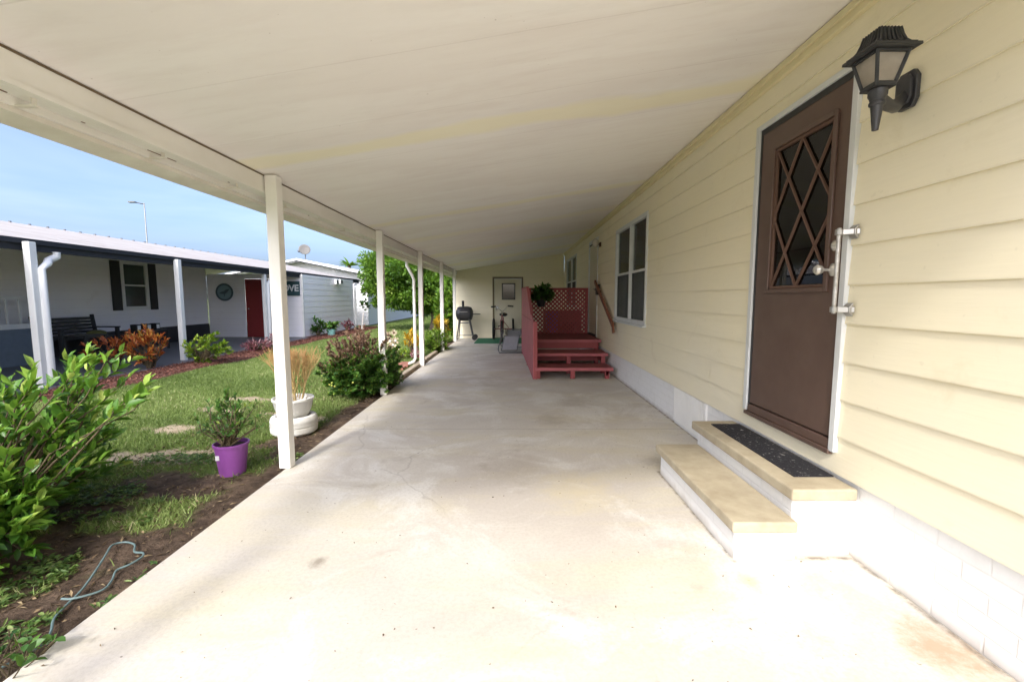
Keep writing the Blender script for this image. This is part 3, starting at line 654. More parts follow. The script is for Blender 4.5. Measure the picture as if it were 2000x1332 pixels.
# door in the end wall
bx0, bx1, bz0, bz1 = BD
mb = MB().box((bx0-.03, BY-.035, 0), (bx0+.02, BY+.05, bz1+.03)).box((bx1-.02, BY-.035, 0), (bx1+.03, BY+.05, bz1+.03)).box((bx0+.02, BY-.035, bz1-.02), (bx1-.02, BY+.05, bz1+.03)); mb.build('door_frame', M['tanframe'], house, bevel=.003)
wx0, wx1, wz0, wz1 = -.31, .085, 1.27, 1.76
mb = MB()
for a in ((bx0+.025, .02, wx0, bz1-.025), (wx1, .02, bx1-.025, bz1-.025), (wx0, .02, wx1, wz0), (wx0, wz1, wx1, bz1-.025)): mb.box((a[0], BY-.008, a[1]), (a[2], BY+.03, a[3]))
d3 = mb.build('end_door', M['cream'], house)
mb = MB().box((wx0-.02, BY-.02, wz0-.02), (wx0+.012, BY+.01, wz1+.02)).box((wx1-.012, BY-.02, wz0-.02), (wx1+.02, BY+.01, wz1+.02)).box((wx0+.012, BY-.02, wz0-.02), (wx1-.012, BY+.01, wz0+.012)).box((wx0+.012, BY-.02, wz1-.012), (wx1-.012, BY+.01, wz1+.02)); mb.build('window_frame', M['black'], d3)
MB().box((wx0+.012, BY+.002, wz0+.012), (wx1-.012, BY+.005, wz1-.012)).build('pane', glass_mat('reflective_glass', (.5, .52, .52), .02, 1.6), d3)
MB().box((wx0-.05, BY+.06, wz0-.05), (wx1+.05, BY+.07, wz1+.05)).build('dark_room', M['dark'], d3)
mb = MB().box((wx0, BY+.03, wz0+.24), (wx1, BY+.035, wz1)); mb.build('blind', M['curtain_gray'], d3)
MB().lathe([(0, 0), (.012, 0), (.012, .03), (.03, .04), (.03, .06), (0, .068)], (bx0+.09, BY-.078, .95), 14, 'y').build('handle', M['steel'], d3, smooth=True)

# ================================================================ CARPORT
port = thing('carport', 'cream aluminium lean-to carport roof on square white posts along the slab', 'carport', (-1.73, 0, 0))
mb = MB(); XB = -1.80; th = .05
mb.quad((XB, RY0, ceilz(XB)), (WX-.0305, RY0, ceilz(WX-.03)), (WX-.0305, BY-.001, ceilz(WX-.03)), (XB, BY-.001, ceilz(XB)))
mb.quad((-2.0, RY0, ceilz(-2.0)+th+.02), (WX, RY0, ceilz(WX)+th), (WX, BY+.6, ceilz(WX)+th), (-2.0, BY+.6, ceilz(-2.0)+th+.02))
mb.quad((XB, RY0, ceilz(XB)), (WX-.0305, RY0, ceilz(WX)), (WX-.0305, RY0, ceilz(WX)+th), (XB, RY0, ceilz(XB)+th+.01))
mb.build('ceiling', M['ceil'], port, fix=False)
zt = ceilz(XB)
mb = MB().box((-1.812, RY0, 2.045), (-1.785, BY+.5, zt-.004)).box((-1.875, RY0, 2.045), (-1.8125, BY+.5, 2.056)).box((-1.898, RY0, 2.015), (-1.8785, BY+.5, 2.17)); mb.build('beam', M['alum'], port, bevel=.002)
MB().box((-1.7845, RY0, zt-.010), (-1.781, BY, zt-.0015)).build('seam_strip', M['tanframe'], port)
MB().box((-1.7845, RY0, 2.046), (-1.777, BY, 2.066)).build('beam_lip', M['alum'], port)
# gutter: a K-shaped trough running outside the beam
prof = [(-1.90, 2.14), (-1.90, 1.995), (-2.01, 1.975), (-2.025, 2.0), (-2.065, 2.03), (-2.075, 2.14), (-2.06, 2.14), (-2.05, 2.036), (-2.015, 2.01), (-2.005, 1.982), (-1.906, 2.001), (-1.906, 2.14)]
MB().prism(prof, 'y', RY0-.02, BY+.7).build('gutter', M['gutter'], port)
y = .5
while y < BY:
    MB().box((-1.90, y, 2.012), (-1.80, y+.02, 2.018)).box((-1.815, y, 2.018), (-1.812, y+.02, 2.044)).build('gutter_strap', M['gutter'], port)
    y += .62
for (a, b, x) in ((1.60, 1.70, -1.862), (2.33, 2.42, -1.862), (2.46, 2.52, -1.862), (1.2, 1.3, -1.862), (1.97, 1.985, -1.85), (2.95, 2.965, -1.85), (4.1, 4.12, -1.86)): MB().box((x, a, 2.0425), (x+.006, b, 2.0445)).build('rust_mark', M['rust'], port)
for y in (.30, 3.25, 5.83, 8.38, 10.9, 13.28):
    mb = MB().box((-1.775, y-.002, .0), (-1.69, y+.083, zt-.004 if y != .3 else zt-.004)); mb.build('post', M['alum'], port, bevel=.006)
def downspout(p0, yb, xb, parent, mat):
    y = p0[1]; w_ = .055
    pts = [p0, (p0[0], y, p0[2]-.10), (p0[0]+.04, y, p0[2]-.18), (xb-.03, y, p0[2]-.28), (xb, y, p0[2]-.36), (xb, y, .17), (xb-.03, y, .10), (xb-.13, y, .055)]
    mb = MB(); pts = [Vector(p) for p in pts]
    mb.tube(pts, w_/2, 10); mb.build('downspout', mat, parent, smooth=True)
downspout((-1.96, 8.30, 2.0), 8.3, -1.835, port, M['alum']); downspout((-1.96, .22, 2.0), .22, -1.84, port, M['alum'])

# ================================================================ CONCRETE DOOR STEPS
st = thing('entry_steps', 'two tan capped white brick steps below the brown door', 'steps', (1.4, 2.6, 0))
MB().box((1.10, 2.075, -.02), (1.405, 3.16, .158)).build('lower_base', M['brick'], st, bevel=.004)
MB().box((1.405, 2.12, -.02), (WX+.011, 3.25, .298)).build('upper_base', M['brick'], st, bevel=.004)
def worn_cap(a, b, nm):
    MB().box(a, b).build(nm, M['cap'], st, bevel=.010)
worn_cap((1.068, 2.03, .159), (1.385, 3.19, .215), 'lower_tread'); worn_cap((1.375, 2.075, .299), (WX-.004, 3.30, .36), 'upper_tread')
tag(MB().box((1.475, 2.225, .3605), (1.685, 3.19, .368)).build('doormat', M['doormat'], bevel=.003), 'black speckled rubber mat on the upper door step', 'doormat')

# ================================================================ GRAB BAR
gb = thing('grab_bar', 'short vertical steel grab bar mounted beside the brown door', 'grab bar', (1.62, 2.21, 1.42))
MB().tube([(1.615, 2.215, 1.215), (1.615, 2.215, 1.635)], .0095, 12).build('bar', paint('worn_white_steel', (.55, .54, .52), .35, .5, 25, .2, dirtcol=(.3, .28, .25), metal=.4), gb, smooth=True)
for z in (1.235, 1.615):
    mb = MB().tube([(1.615, 2.215, z-.014), (1.615, 2.215, z+.014)], .018, 12)
    mb.prism([(1.612, 2.205), (1.63, 2.197), (1.682, 2.165), (1.682, 2.225), (1.63, 2.222), (1.612, 2.225)], 'z', z-.014, z+.014)
    mb.prism([(1.66, z-.014), (1.681, z-.035), (1.681, z+.035), (1.66, z+.014)], 'y', 2.172, 2.218)
    mb.build('bracket', M['steel'], gb, bevel=.003)

# ================================================================ WALL LANTERN
LX, LY = 1.425, 1.80
wl = thing('wall_lantern', 'large black coach style wall lantern with frosted panes by the brown door', 'wall lamp', (LX, LY, 2.0))
def sq(h, z, cx=LX, cy=LY):
    h *= .88; return [(cx-h, cy-h, z), (cx+h, cy-h, z), (cx+h, cy+h, z), (cx-h, cy+h, z)]
def loft(mb, loops, cap=True):
    k = len(mb.v); n = len(loops[0])
    for l_ in loops: mb.v += [tuple(p) for p in l_]
    for i in range(len(loops)-1):
        for j in range(n): mb.f.append((k+i*n+j, k+i*n+(j+1) % n, k+(i+1)*n+(j+1) % n, k+(i+1)*n+j))
    if cap: mb.f.append(tuple(k+j for j in reversed(range(n)))); mb.f.append(tuple(k+(len(loops)-1)*n+j for j in range(n)))
    return mb
zr = 2.218; mb = MB()
loft(mb, [sq(.088, zr), sq(.098, zr+.004), sq(.097, zr+.014), sq(.074, zr+.022), sq(.061, zr+.036), sq(.053, zr+.058), sq(.046, zr+.088), sq(.040, zr+.090)])
ring_h = [(.090, .016), (.074, .024), (.0625, .037), (.054, .059), (.047, .088)]
for side in range(4):
    ca, sa = math.cos(side*math.pi/2), math.sin(side*math.pi/2)
    for k in range(-3, 4):
        f = k/3.4; pts = []
        for (h, dz) in ring_h: a, b = h*f*.88, h*.88+.0005; pts.append((LX+a*ca-b*sa, LY+a*sa+b*ca, zr+dz))
        mb.tube(pts, .0042, 5)
mb.build('roof', M['black'], wl)
zb = 2.108; hb, ht = .040, .068
mb = MB()
hb *= .88; ht *= .88
for (sx, sy) in ((-1, -1), (1, -1), (1, 1), (-1, 1)): mb.bar((LX+sx*hb, LY+sy*hb, zb), (LX+sx*ht, LY+sy*ht, zr), .012)
for a, b in ((0, 1), (1, 2), (2, 3), (3, 0)):
    B = sq(hb/.88, zb); T_ = sq(ht/.88, zr-.004); mb.bar(B[a], B[b], .014, .012); mb.bar(T_[a], T_[b], .012, .012)
mb.box((LX-hb-.006, LY-hb-.006, zb-.010), (LX+hb+.006, LY+hb+.006, zb-.0005))
mb.build('cage', M['black'], wl, bevel=.0015)
mb = MB(); B = sq(hb/.88-.003, zb+.004); T_ = sq(ht/.88-.003, zr-.006)
for a, b in ((0, 1), (1, 2), (2, 3), (3, 0)):
    MB().quad(B[a], B[b], T_[b], T_[a]).build('glass_pane', M['lampglass'], wl)
MB().lathe([(0, zb), (.012, zb), (.014, zb+.03), (.026, zb+.06), (.022, zb+.085), (.0, zb+.095)], (LX, LY, 0), 16).build('bulb', plain('white_bulb', (.8, .78, .72), .3), wl, smooth=True)
mb = MB().lathe([(0, 2.098), (.032, 2.096), (.032, 2.075), (.026, 2.065), (.024, 2.055), (.027, 2.050), (.027, 2.041), (.0205, 2.036), (.017, 2.0), (.011, 1.946), (.0, 1.944)], (LX, LY, 0), 20); mb.build('finial', M['charcoal'], wl, smooth=True)
mb = MB().tube([(LX+.01, LY+.01, 2.075), (LX+.09, LY+.06, 2.066), (LX+.16, LY+.11, 2.08), (LX+.21, LY+.15, 2.115), (LX+.245, LY+.158, 2.15)], [.021, .023, .025, .023, .020], 10); mb.build('arm', M['charcoal'], wl, smooth=True)
pl_ = [(LY+.16+a, 2.165+b) for a, b in ((-.032, -.075), (.032, -.075), (.05, -.045), (.05, .045), (.032, .075), (-.032, .075), (-.05, .045), (-.05, -.045))]
mb = MB().prism(pl_, 'x', 1.668, 1.688); mb.prism([(LY+.16+(a-LY-.16)*.75, 2.165+(b-2.165)*.78) for a, b in pl_], 'x', 1.655, 1.6675); mb.build('back_plate', M['charcoal'], wl, bevel=.003)

# small glass lamp above the deck
sg = thing('wall_lamp', 'small bare glass globe lamp beside the far side door', 'wall lamp', (1.66, 8.5, 2.3))
MB().lathe([(0, 0), (.05, 0), (.05, .012), (.03, .02), (.022, .05), (0, .05)], (0, 0, 0), 16, 'x').build('base', M['brownedge'], sg) if False else None
MB().box((1.66, 8.46, 2.27), (1.687, 8.54, 2.35)).box((1.60, 8.485, 2.30), (1.66, 8.515, 2.325)).build('base', M['brownedge'], sg, bevel=.004)
MB().blob((1.585, 8.5, 2.34), .065, .065, .075, 16, 10).build('globe', plain('cloudy_glass', (.55, .52, .45), .15, 0, .8), sg, smooth=True)
mbx = thing('mailbox', 'small black box on the wall beside the far side door', 'mailbox', (1.66, 8.58, 1.4))
MB().box((1.63, 8.50, 1.36), (1.685, 8.66, 1.55)).build('box', M['black'], mbx, bevel=.006); MB().box((1.622, 8.49, 1.54), (1.69, 8.67, 1.562)).build('lid', M['black'], mbx, bevel=.003)

# ================================================================ HANDRAIL on the wall
hr = thing('handrail', 'sloping brown wooden handrail on the yellow wall above the red steps', 'handrail', (1.62, 7.8, 1.2))
mb = MB().bar((1.625, 8.70, 1.62), (1.625, 7.10, .86), .035, .07); mb.bar((1.625, 7.10, .895), (1.625, 7.04, .74), .035, .06); mb.build('rail', M['handrail'], hr, bevel=.006)
for (y, z) in ((8.4, 1.44), (7.25, .89)): MB().box((1.63, y-.02, z-.05), (1.686, y+.02, z)).build('bracket', M['black'], hr)

# ================================================================ RED DECK AND STAIRS
dk = thing('wooden_deck', 'dark red painted wooden deck with three steps and lattice screen', 'deck', (1.0, 8.5, 0))
X0, X1 = .375, 1.60
def planks(nm, x0, x1, y0, y1, z, n, mat, t=.035):
    mb = MB(); w_ = (y1-y0)/n
    for i in range(n): mb.box((x0, y0+i*w_+.003, z-t), (x1, y0+(i+1)*w_-.003, z))
    return mb.build(nm, mat, dk, bevel=.004)
planks('tread', X0, 1.62, 7.0, 7.50, .185, 3, M['decktop']); planks('tread', X0, 1.645, 7.52, 8.12, .355, 3, M['decktop']); planks('platform', X0, 1.665, 8.22, 10.35, .525, 14, M['decktop'])
MB().box((X0, 6.975, .135), (1.625, 6.998, .186)).build('nosing', M['deckpale'], dk, bevel=.003)
MB().box((X0, 7.495, .305), (1.65, 7.518, .356)).build('nosing', M['deckpale'], dk, bevel=.003)
MB().box((X0, 8.195, .475), (1.67, 8.218, .526)).build('nosing', M['deckpale'], dk, bevel=.003)
MB().box((X0, 8.24, .356), (1.60, 8.26, .474)).build('riser', M['deck'], dk)
MB().box((X0, 8.06, .15), (1.58, 8.08, .31)).build('riser', M['deck'], dk)
for (x, y, z) in ((.42, 7.02, .134), (.98, 7.02, .134), (1.54, 7.02, .134), (.98, 7.54, .304), (1.58, 7.56, .304), (1.6, 8.27, .474)):
    MB().box((x-.035, y, 0), (x+.035, y+.07, z)).build('leg', M['deck'], dk, bevel=.004)
mb = MB().box((1.52, 7.02, .06), (1.56, 7.5, .148)).box((1.555, 7.6, .2), (1.59, 8.1, .318)); mb.build('stringer', M['deck'], dk)
# solid side panel (leans slightly)
mb = MB(); prof = [(6.98, .0), (6.98, .93), (7.35, 1.02), (8.3, 1.42), (8.5, 1.49), (10.3, 1.51), (10.3, .06), (7.35, .02)]
nseg = 12
mb.prism([(a, b) for a, b in prof], 'x', .335, .355); LEAN = lambda v: (v[0]-max(0, v[1]-6.95)*.033, v[1], v[2])
mb.v = [LEAN(v) for v in mb.v]
sidep = mb.build('side_panel', M['deckpale'], dk, bevel=.003)
for y, a, b in ((7.0, 0, .93), (8.5, .0, 1.49), (10.26, 0, 1.49)): x_ = LEAN((.372, y, 0))[0]; MB().bar((x_, y, a), (x_, y, b), .03, .07, up=(1, 0, 0)).build('side_post', M['deck'], dk, bevel=.004)
MB().bar(LEAN((.331, 7.35, .93)), LEAN((.331, 10.3, .93)), .006, .010).build('seam', M['decktop'], dk)
# cap rail
MB().bar(LEAN((.345, 7.35, 1.035)), LEAN((.345, 8.42, 1.49)), .05, .02).bar(LEAN((.345, 8.43, 1.507)), LEAN((.345, 10.35, 1.52)), .05, .02).build('cap_rail', M['deckpale'], dk, bevel=.004)
# lattice at the back
YL = 9.62; lz0, lz1, lx0, lx1 = .53, 1.49, .40, 1.62
def clip_seg(x, z, dx, dz):
    ts = [-9, 9]
    for (p, d, lo, hi) in ((x, dx, lx0, lx1), (z, dz, lz0, lz1)):
        a, b = (lo-p)/d, (hi-p)/d; ts = [max(ts[0], min(a, b)), min(ts[1], max(a, b))]
    return ts
mb = MB(); sp = .092
k = -2.5
while k < 3.5:
    for sgn, yo in ((1, 0), (-1, .009)):
        x, z = lx0+k, lz0; a, b = clip_seg(x, z, sgn*1.0, 1.0)
        if b-a > .02: mb.bar((x+sgn*a, YL+yo, z+a), (x+sgn*b, YL+yo, z+b), .035, .008, up=(0, 1, 0))
    k += sp
mb.build('lattice', M['deck'], dk)
mb = MB().box((lx0-.03, YL-.02, lz1-.02), (lx1+.03, YL+.03, lz1+.03)).box((lx1-.03, YL-.02, .53), (lx1+.03, YL+.03, lz1-.02)).box((lx0-.03, YL-.02, .53), (lx0+.02, YL+.03, lz1-.02)); mb.build('lattice_frame', M['deck'], dk, bevel=.003)
MB().box((.74, YL+.62, .53), (1.62, YL+.64, 1.02)).build('back_board', M['decktop'], dk)
tag(MB().lathe([(0, .527), (.12, .527), (.15, .98), (.165, .985), (.165, 1.01), (0, 1.01)], (.90, 9.88, 0), 24).build('storage_tub', M['purple2'], smooth=True), 'tall violet plastic tub standing behind the deck lattice', 'tub')
rp = thing('plant_pot', 'low dark red round pot on the deck behind the lattice', 'plant pot', (1.28, 9.95, .527))
MB().lathe([(0, .527), (.13, .527), (.19, .74), (.205, .745), (.2, .77), (.17, .76), (0, .74)], (1.28, 9.95, 0), 24).build('pot', plain('wine_pot', (.16, .02, .035), .4), rp, smooth=True)
pt = shrub('hanging_plant', 'bushy dark green leafy plant hanging at the top left of the lattice', 'plant', (.62, 9.42, 1.26), (.64, 9.42, 1.33), .25, .16, .26, 70, 12, .095, .045, 'shrub', upb=-.2, t0=.3, tonef=lambda P, T: np.clip(rng.normal(.25, .18, len(P)), 0, 1))
MB().lathe([(0, 1.12), (.07, 1.12), (.10, 1.25), (.105, 1.26), (0, 1.25)], (.62, 9.42, 0), 20).tube([(.62, 9.42, 1.2), (.62, 9.58, 1.50), (.62, 9.64, 1.50)], .005, 6).build('hanging_pot', M['black'], pt, smooth=True)

# ================================================================ END OF CARPORT: mat, grill, tricycle, lounger
tag(MB().box((-1.10, 12.62, .001), (.45, 14.3, .010)).build('turf_mat', M['green_mat'], bevel=.003), 'flat green turf mat on the slab before the end door', 'mat')
g = thing('barrel_grill', 'black barrel charcoal grill with chimney and side shelf against the end wall', 'grill', (-1.48, 13.85, 0))
gc = (-1.49, 13.85)
mb = MB(); pr = []
for i in range(17): t = math.pi*i/16; pr.append((.25*math.cos(t)*1.0, .24*math.sin(t)))
def halfbarrel(mb, up, x0, x1):
    pts = [(gc[1]+.22*math.cos(math.pi*i/14), .80+(1 if up else -1)*.21*math.sin(math.pi*i/14)) for i in range(15)]
    return mb
def barrel(lo, hi, nm):
    mb = MB(); N1, N2 = 20, 12; k = 0
    rows = []
    for j in range(N2+1):
        xx = -1+2*j/N2; rx = (1-abs(xx)**4)**.25
        for i in range(N1+1):
            t = lo+(hi-lo)*i/N1
            mb.v.append((gc[0]+.265*xx, gc[1]+.22*max(rx, .35)*math.cos(t), .82+.225*max(rx, .35)*math.sin(t)))
    n1 = N1+1
    for j in range(N2):
        for i in range(N1): mb.f.append((j*n1+i, j*n1+i+1, (j+1)*n1+i+1, (j+1)*n1+i))
    for j in (0, N2): mb.f.append(tuple(j*n1+i for i in range(n1)))
    return mb.build(nm, M['charcoal'], g, smooth=True)
barrel(0, math.pi, 'lid'); barrel(math.pi, 2*math.pi, 'firebox')
MB().tube([(-1.53, 13.80, .98), (-1.53, 13.80, 1.22)], .038, 14).build('chimney', M['black'], g, smooth=True)
MB().box((-1.24, 13.72, .795), (-1.00, 13.98, .815)).build('side_shelf', M['black'], g, bevel=.004)
MB().tube([(-1.60, 13.60, .88), (-1.60, 13.575, .88), (-1.38, 13.575, .88), (-1.38, 13.60, .88)], .008, 8).build('lid_handle', M['steel'], g, smooth=True)
for (xa, xb, y) in ((-1.64, -1.72, 13.7), (-1.34, -1.20, 13.7), (-1.64, -1.70, 14.0), (-1.34, -1.22, 14.0)):
    MB().tube([(xa, y, .66), (xb, y+(-.02 if y < 13.8 else .02), .02)], .020, 8).build('leg', M['galv'], g, smooth=True)
MB().box((-1.64, 13.68, .52), (-1.36, 14.0, .54)).build('lower_shelf', M['galv'], g); [MB().tube([(-1.70, y, .14), (-1.22, y, .14)], .008, 6).build('brace', M['galv'], g) for y in (13.7, 14.0)]
for y in (13.64, 14.05): MB().lathe([(0, -.015), (.075, -.015), (.08, 0), (.075, .015), (0, .015)], (-1.17, y, .08), 18, 'y').build('wheel', M['rubber'], g, smooth=True)

tk = thing('tricycle', 'maroon adult tricycle facing out in front of the end door', 'tricycle', (-.28, 13.4, 0))
def wheel(x, y, r, nm='wheel'):
    w_ = MB().ring((x, y, r), r-.03, .034, 'x').build(nm, M['rubber'], tk, smooth=True)
    MB().ring((x, y, r), r-.045, .010, 'x').build('rim', M['chrome'], w_, smooth=True)
    mb = MB()
    for k in range(18):
        t = 2*math.pi*k/18; mb.tube([(x+(.02 if k % 2 else -.02), y, r), (x, y+(r-.045)*math.cos(t), r+(r-.045)*math.sin(t))], .0014, 4)
    mb.build('spoke', M['chrome'], w_)
    MB().tube([(x-.035, y, r), (x+.035, y, r)], .018, 10).build('hub', M['steel'], w_, smooth=True)
wheel(-.30, 12.95, .32); wheel(-.585, 14.0, .33); wheel(.035, 14.0, .33)
MB().tube([(-.34, 12.95, .32), (-.34, 13.02, .66), (-.26, 13.02, .66), (-.26, 12.95, .32)], .012, 8).build('fork', M['maroon'], tk, smooth=True)
mb = MB().tube([(-.30, 13.02, .66), (-.295, 13.05, .80)], .020, 8).tube([(-.30, 13.03, .70), (-.28, 13.3, .42), (-.27, 13.55, .34), (-.27, 13.9, .34)], .02, 8).tube([(-.27, 13.55, .34), (-.265, 13.62, .72)], .016, 8).tube([(-.585, 14.0, .33), (.035, 14.0, .33)], .014, 8).tube([(-.27, 13.62, .60), (-.45, 14.0, .36)], .010, 6).tube([(-.27, 13.62, .60), (-.1, 14.0, .36)], .010, 6)
mb.build('frame', M['maroon'], tk, smooth=True)
mb = MB().tube([(-.295, 13.05, .80), (-.295, 13.04, .90), (-.38, 13.06, .98), (-.44, 13.1, 1.05), (-.50, 13.2, 1.06)], .010, 8).tube([(-.295, 13.04, .90), (-.20, 13.06, .98), (-.15, 13.1, 1.06), (-.10, 13.2, 1.07)], .010, 8); mb.build('handlebar', M['chrome'], tk, smooth=True)
for (a, b) in (((-.49, 13.15, 1.055), (-.62, 13.3, 1.04)), ((-.11, 13.15, 1.07), (.03, 13.3, 1.055))): MB().tube([a, b], .024, 8).build('grip', M['rubber'], tk, smooth=True)
MB().blob((-.265, 13.62, .80), .13, .14, .06, 14, 8).build('saddle', M['black'], tk, smooth=True)
MB().ring((-.20, 13.35, .30), .09, .006, 'x', 24, 5).tube([(-.20, 13.35, .30), (-.17, 13.35, .14)], .008, 6).tube([(-.33, 13.35, .30), (-.36, 13.35, .46)], .008, 6).box((-.20, 13.31, .12), (-.10, 13.39, .14)).box((-.43, 13.31, .45), (-.34, 13.39, .47)).build('pedal', M['black'], tk)


ch = thing('recliner', 'folding grey mesh recliner with dark tube frame beside the red deck', 'lounge chair', (0, 11.1, 0))
mb = MB().quad((-.24, 10.98, .07), (.10, 10.98, .07), (.17, 11.18, .37), (-.17, 11.18, .37)); mb.quad((-.17, 11.18, .37), (.17, 11.18, .37), (.20, 11.75, .33), (-.14, 11.75, .33)); mb.quad((-.14, 11.75, .33), (.20, 11.75, .33), (.24, 12.35, .44), (-.12, 12.35, .44))
o = mb.build('sling', M['sling'], ch); sm = o.modifiers.new('s', 'SOLIDIFY'); sm.thickness = .008
mb = MB().tube([(-.255, 10.96, .05), (-.185, 11.18, .385), (-.155, 11.75, .345), (-.13, 12.36, .46), (.25, 12.36, .46), (.215, 11.75, .345), (.185, 11.18, .385), (.115, 10.96, .05), (-.255, 10.96, .05)], .012, 8); mb.build('seat_frame', M['galv'], ch, smooth=True)
mb = MB().tube([(-.24, 11.5, .50), (-.30, 11.1, .22), (-.33, 10.9, .09), (-.30, 10.82, .02), (.24, 10.82, .02), (.29, 10.9, .05), (.30, 11.0, .15), (.22, 11.5, .50)], .013, 8); mb.tube([(-.2, 11.1, .50), (-.3, 11.8, .15), (-.26, 12.0, .02), (.28, 12.0, .02), (.32, 11.8, .15), (.26, 11.1, .50)], .013, 8); mb.build('leg_frame', M['galv'], ch, smooth=True)
for s_ in (-.23, .24): MB().bar((s_, 11.0, .52), (s_, 11.6, .53), .05, .025).build('armrest', M['black'], ch, bevel=.006)
ch.location.y -= .5

# ================================================================ NEIGHBOUR'S HOUSE
nb = thing('neighbour_house', 'long white sided house with charcoal fascia, carport posts and red door', 'house', (-10.2, 11, 0))
NX = -10.2; FX = -7.1
NWIN = (11.62, 12.36, 1.05, 2.22)
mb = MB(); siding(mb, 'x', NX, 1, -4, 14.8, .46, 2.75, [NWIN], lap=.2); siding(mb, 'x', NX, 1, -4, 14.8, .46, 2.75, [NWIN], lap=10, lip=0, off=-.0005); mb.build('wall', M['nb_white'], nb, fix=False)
MB().box((NX-.1, -4, -.1), (NX+.02, 14.8, .455)).build('skirting', M['nb_dark'], nb)
mb = MB(); RD = (-8.92, -7.62, -.05, 1.95); siding(mb, 'y', 14.8, -1, NX+.03, -7.0, .0, 2.1, [RD], lap=.2); siding(mb, 'y', 14.8, -1, NX+.03, -7.0, .0, 2.1, [RD], lap=10, lip=0, off=-.0005)
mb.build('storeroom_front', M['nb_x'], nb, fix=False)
mb = MB(); siding(mb, 'x', -7.0, 1, 14.8, 19.5, .0, 2.09, [], lap=.2); siding(mb, 'x', -7.0, 1, 14.8, 19.5, .0, 2.09, [], lap=10, lip=0, off=-.0005); mb.box((-10, 19.48, 0), (-7.0, 19.5, 2.09)); mb.build('storeroom_side', M['nb_white'], nb, fix=False)
MB().box((-7.03, 14.77, 0), (-6.975, 14.83, 2.09)).build('corner_board', M['white'], nb)
for (a, b) in ((-8.92, -8.28), (-8.27, -7.63)): MB().box((a+.01, 14.79, .0), (b-.01, 14.83, 1.93)).build('red_door', M['red_door'], nb, bevel=.004)
MB().blob((-8.80, 14.76, .95), .03, .03, .03).build('door_knob', M['chrome'], nb, smooth=True)
wf = MB().box((NX-.02, NWIN[0]-.06, NWIN[2]-.06), (NX+.03, NWIN[0]+.03, NWIN[3]+.06)).box((NX-.02, NWIN[1]-.03, NWIN[2]-.06), (NX+.03, NWIN[1]+.06, NWIN[3]+.06)).box((NX-.02, NWIN[0]+.03, NWIN[2]-.06), (NX+.03, NWIN[1]-.03, NWIN[2]+.03)).box((NX-.02, NWIN[0]+.03, NWIN[3]-.03), (NX+.03, NWIN[1]-.03, NWIN[3]+.06)).box((NX-.02, NWIN[0]+.03, 1.62), (NX+.028, NWIN[1]-.03, 1.66)).build('window', M['white'], nb)
MB().box((NX-.01, NWIN[0]+.03, NWIN[2]+.03), (NX-.005, NWIN[1]-.03, 1.62)).box((NX-.01, NWIN[0]+.03, 1.66), (NX-.005, NWIN[1]-.03, NWIN[3]-.03)).build('pane', plain('dim_green_glass', (.06, .085, .07), .1, 0, .8), wf)
for (a, b) in ((11.26, 11.54), (12.44, 12.70)):
    mb = MB().box((NX+.02, a, .98), (NX+.035, b, 2.26)); z = 1.02
    while z < 2.2: mb.box((NX+.035, a+.03, z), (NX+.045, b-.03, z+.03)); z += .05
    mb.build('shutter', M['black'], nb)
# low blue-grey front wall and white railing at the near end of the porch
mb = MB(); siding(mb, 'x', -9.6, 1, 3, 8.95, -.02, .70, [], lap=.22); siding(mb, 'x', -9.6, 1, 3, 8.95, -.02, .70, [], lap=10, lip=0, off=-.0005); mb.box((-10.2, 8.94, -.02), (-9.6, 8.955, .7)); mb.build('porch_wall', M['nb_blue'], nb, fix=False)
mb = MB().box((-9.66, 3, .70), (-9.58, 8.97, .80)).box((-9.64, 3, 1.28), (-9.60, 8.97, 1.33)).box((-9.66, 8.89, .8), (-9.58, 8.97, 1.34)); mb.build('rail', M['white'], nb)
y = 3.1
while y < 8.9: MB().box((-9.635, y, .8), (-9.605, y+.03, 1.28)).build('baluster', M['white'], nb); y += .22
# roof
rz = lambda x: 2.16+(x-FX)/(-3.2)*.68
mb = MB(); Y0n, Y1n = -4, 19.6
mb.quad((FX, Y0n, 2.165), (FX, Y1n, 2.165), (-10.3, Y1n, 2.85), (-10.3, Y0n, 2.85)); mb.quad((-10.3, Y0n, 2.85), (-10.3, Y1n, 2.85), (-14.5, Y1n, 2.1), (-14.5, Y0n, 2.1))
mb.quad((FX, Y0n, 2.10), (FX, Y1n, 2.10), (-10.3, Y1n, 2.78), (-10.3, Y0n, 2.78)); mb.quad((FX, Y1n, 2.10), (FX, Y1n, 2.165), (-10.3, Y1n, 2.85), (-10.3, Y1n, 2.78))
rf = mb.build('roof', M['nb_roof'], nb, fix=False)
mb = MB(); y = -3
while y < 19.5: mb.box((-10.32, y, 2.845), (-10.28, y+.03, 2.872)); y += .37
mb.build('ridge_fastener', M['galv'], rf)
mb = MB()
for x in np.arange(-7.5, -10.2, -.42): mb.bar((x, Y0n, rz(x)+.003), (x, Y1n, rz(x)+.003), .02, .006)
mb.build('roof_seam', M['nb_roof'], rf)
mb = MB().box((FX-.01, Y0n, 1.985), (FX+.035, Y1n+.9, 2.155)).box((FX+.035, Y0n, 2.08), (FX+.075, Y1n+.9, 2.155)); mb.build('fascia', M['nb_fascia'], nb)
for (x, y) in ((-6.93, 6.42), (-7.0, 9.32), (-7.12, 12.75)):
    MB().box((x-.05, y-.05, -.02), (x+.05, y+.05, 2.10)).build('post', M['white'], nb, bevel=.008)
def spout(x, y, kick):
    mb = MB().tube([(FX+.06, y+kick, 2.0), (FX+.06, y+kick, 1.93), (FX+.03, y+kick*.75, 1.87), (x+.0, y+kick*.25, 1.80), (x, y, 1.72), (x, y, .06)], .052, 10); mb.build('downspout', M['white'], nb, smooth=True)
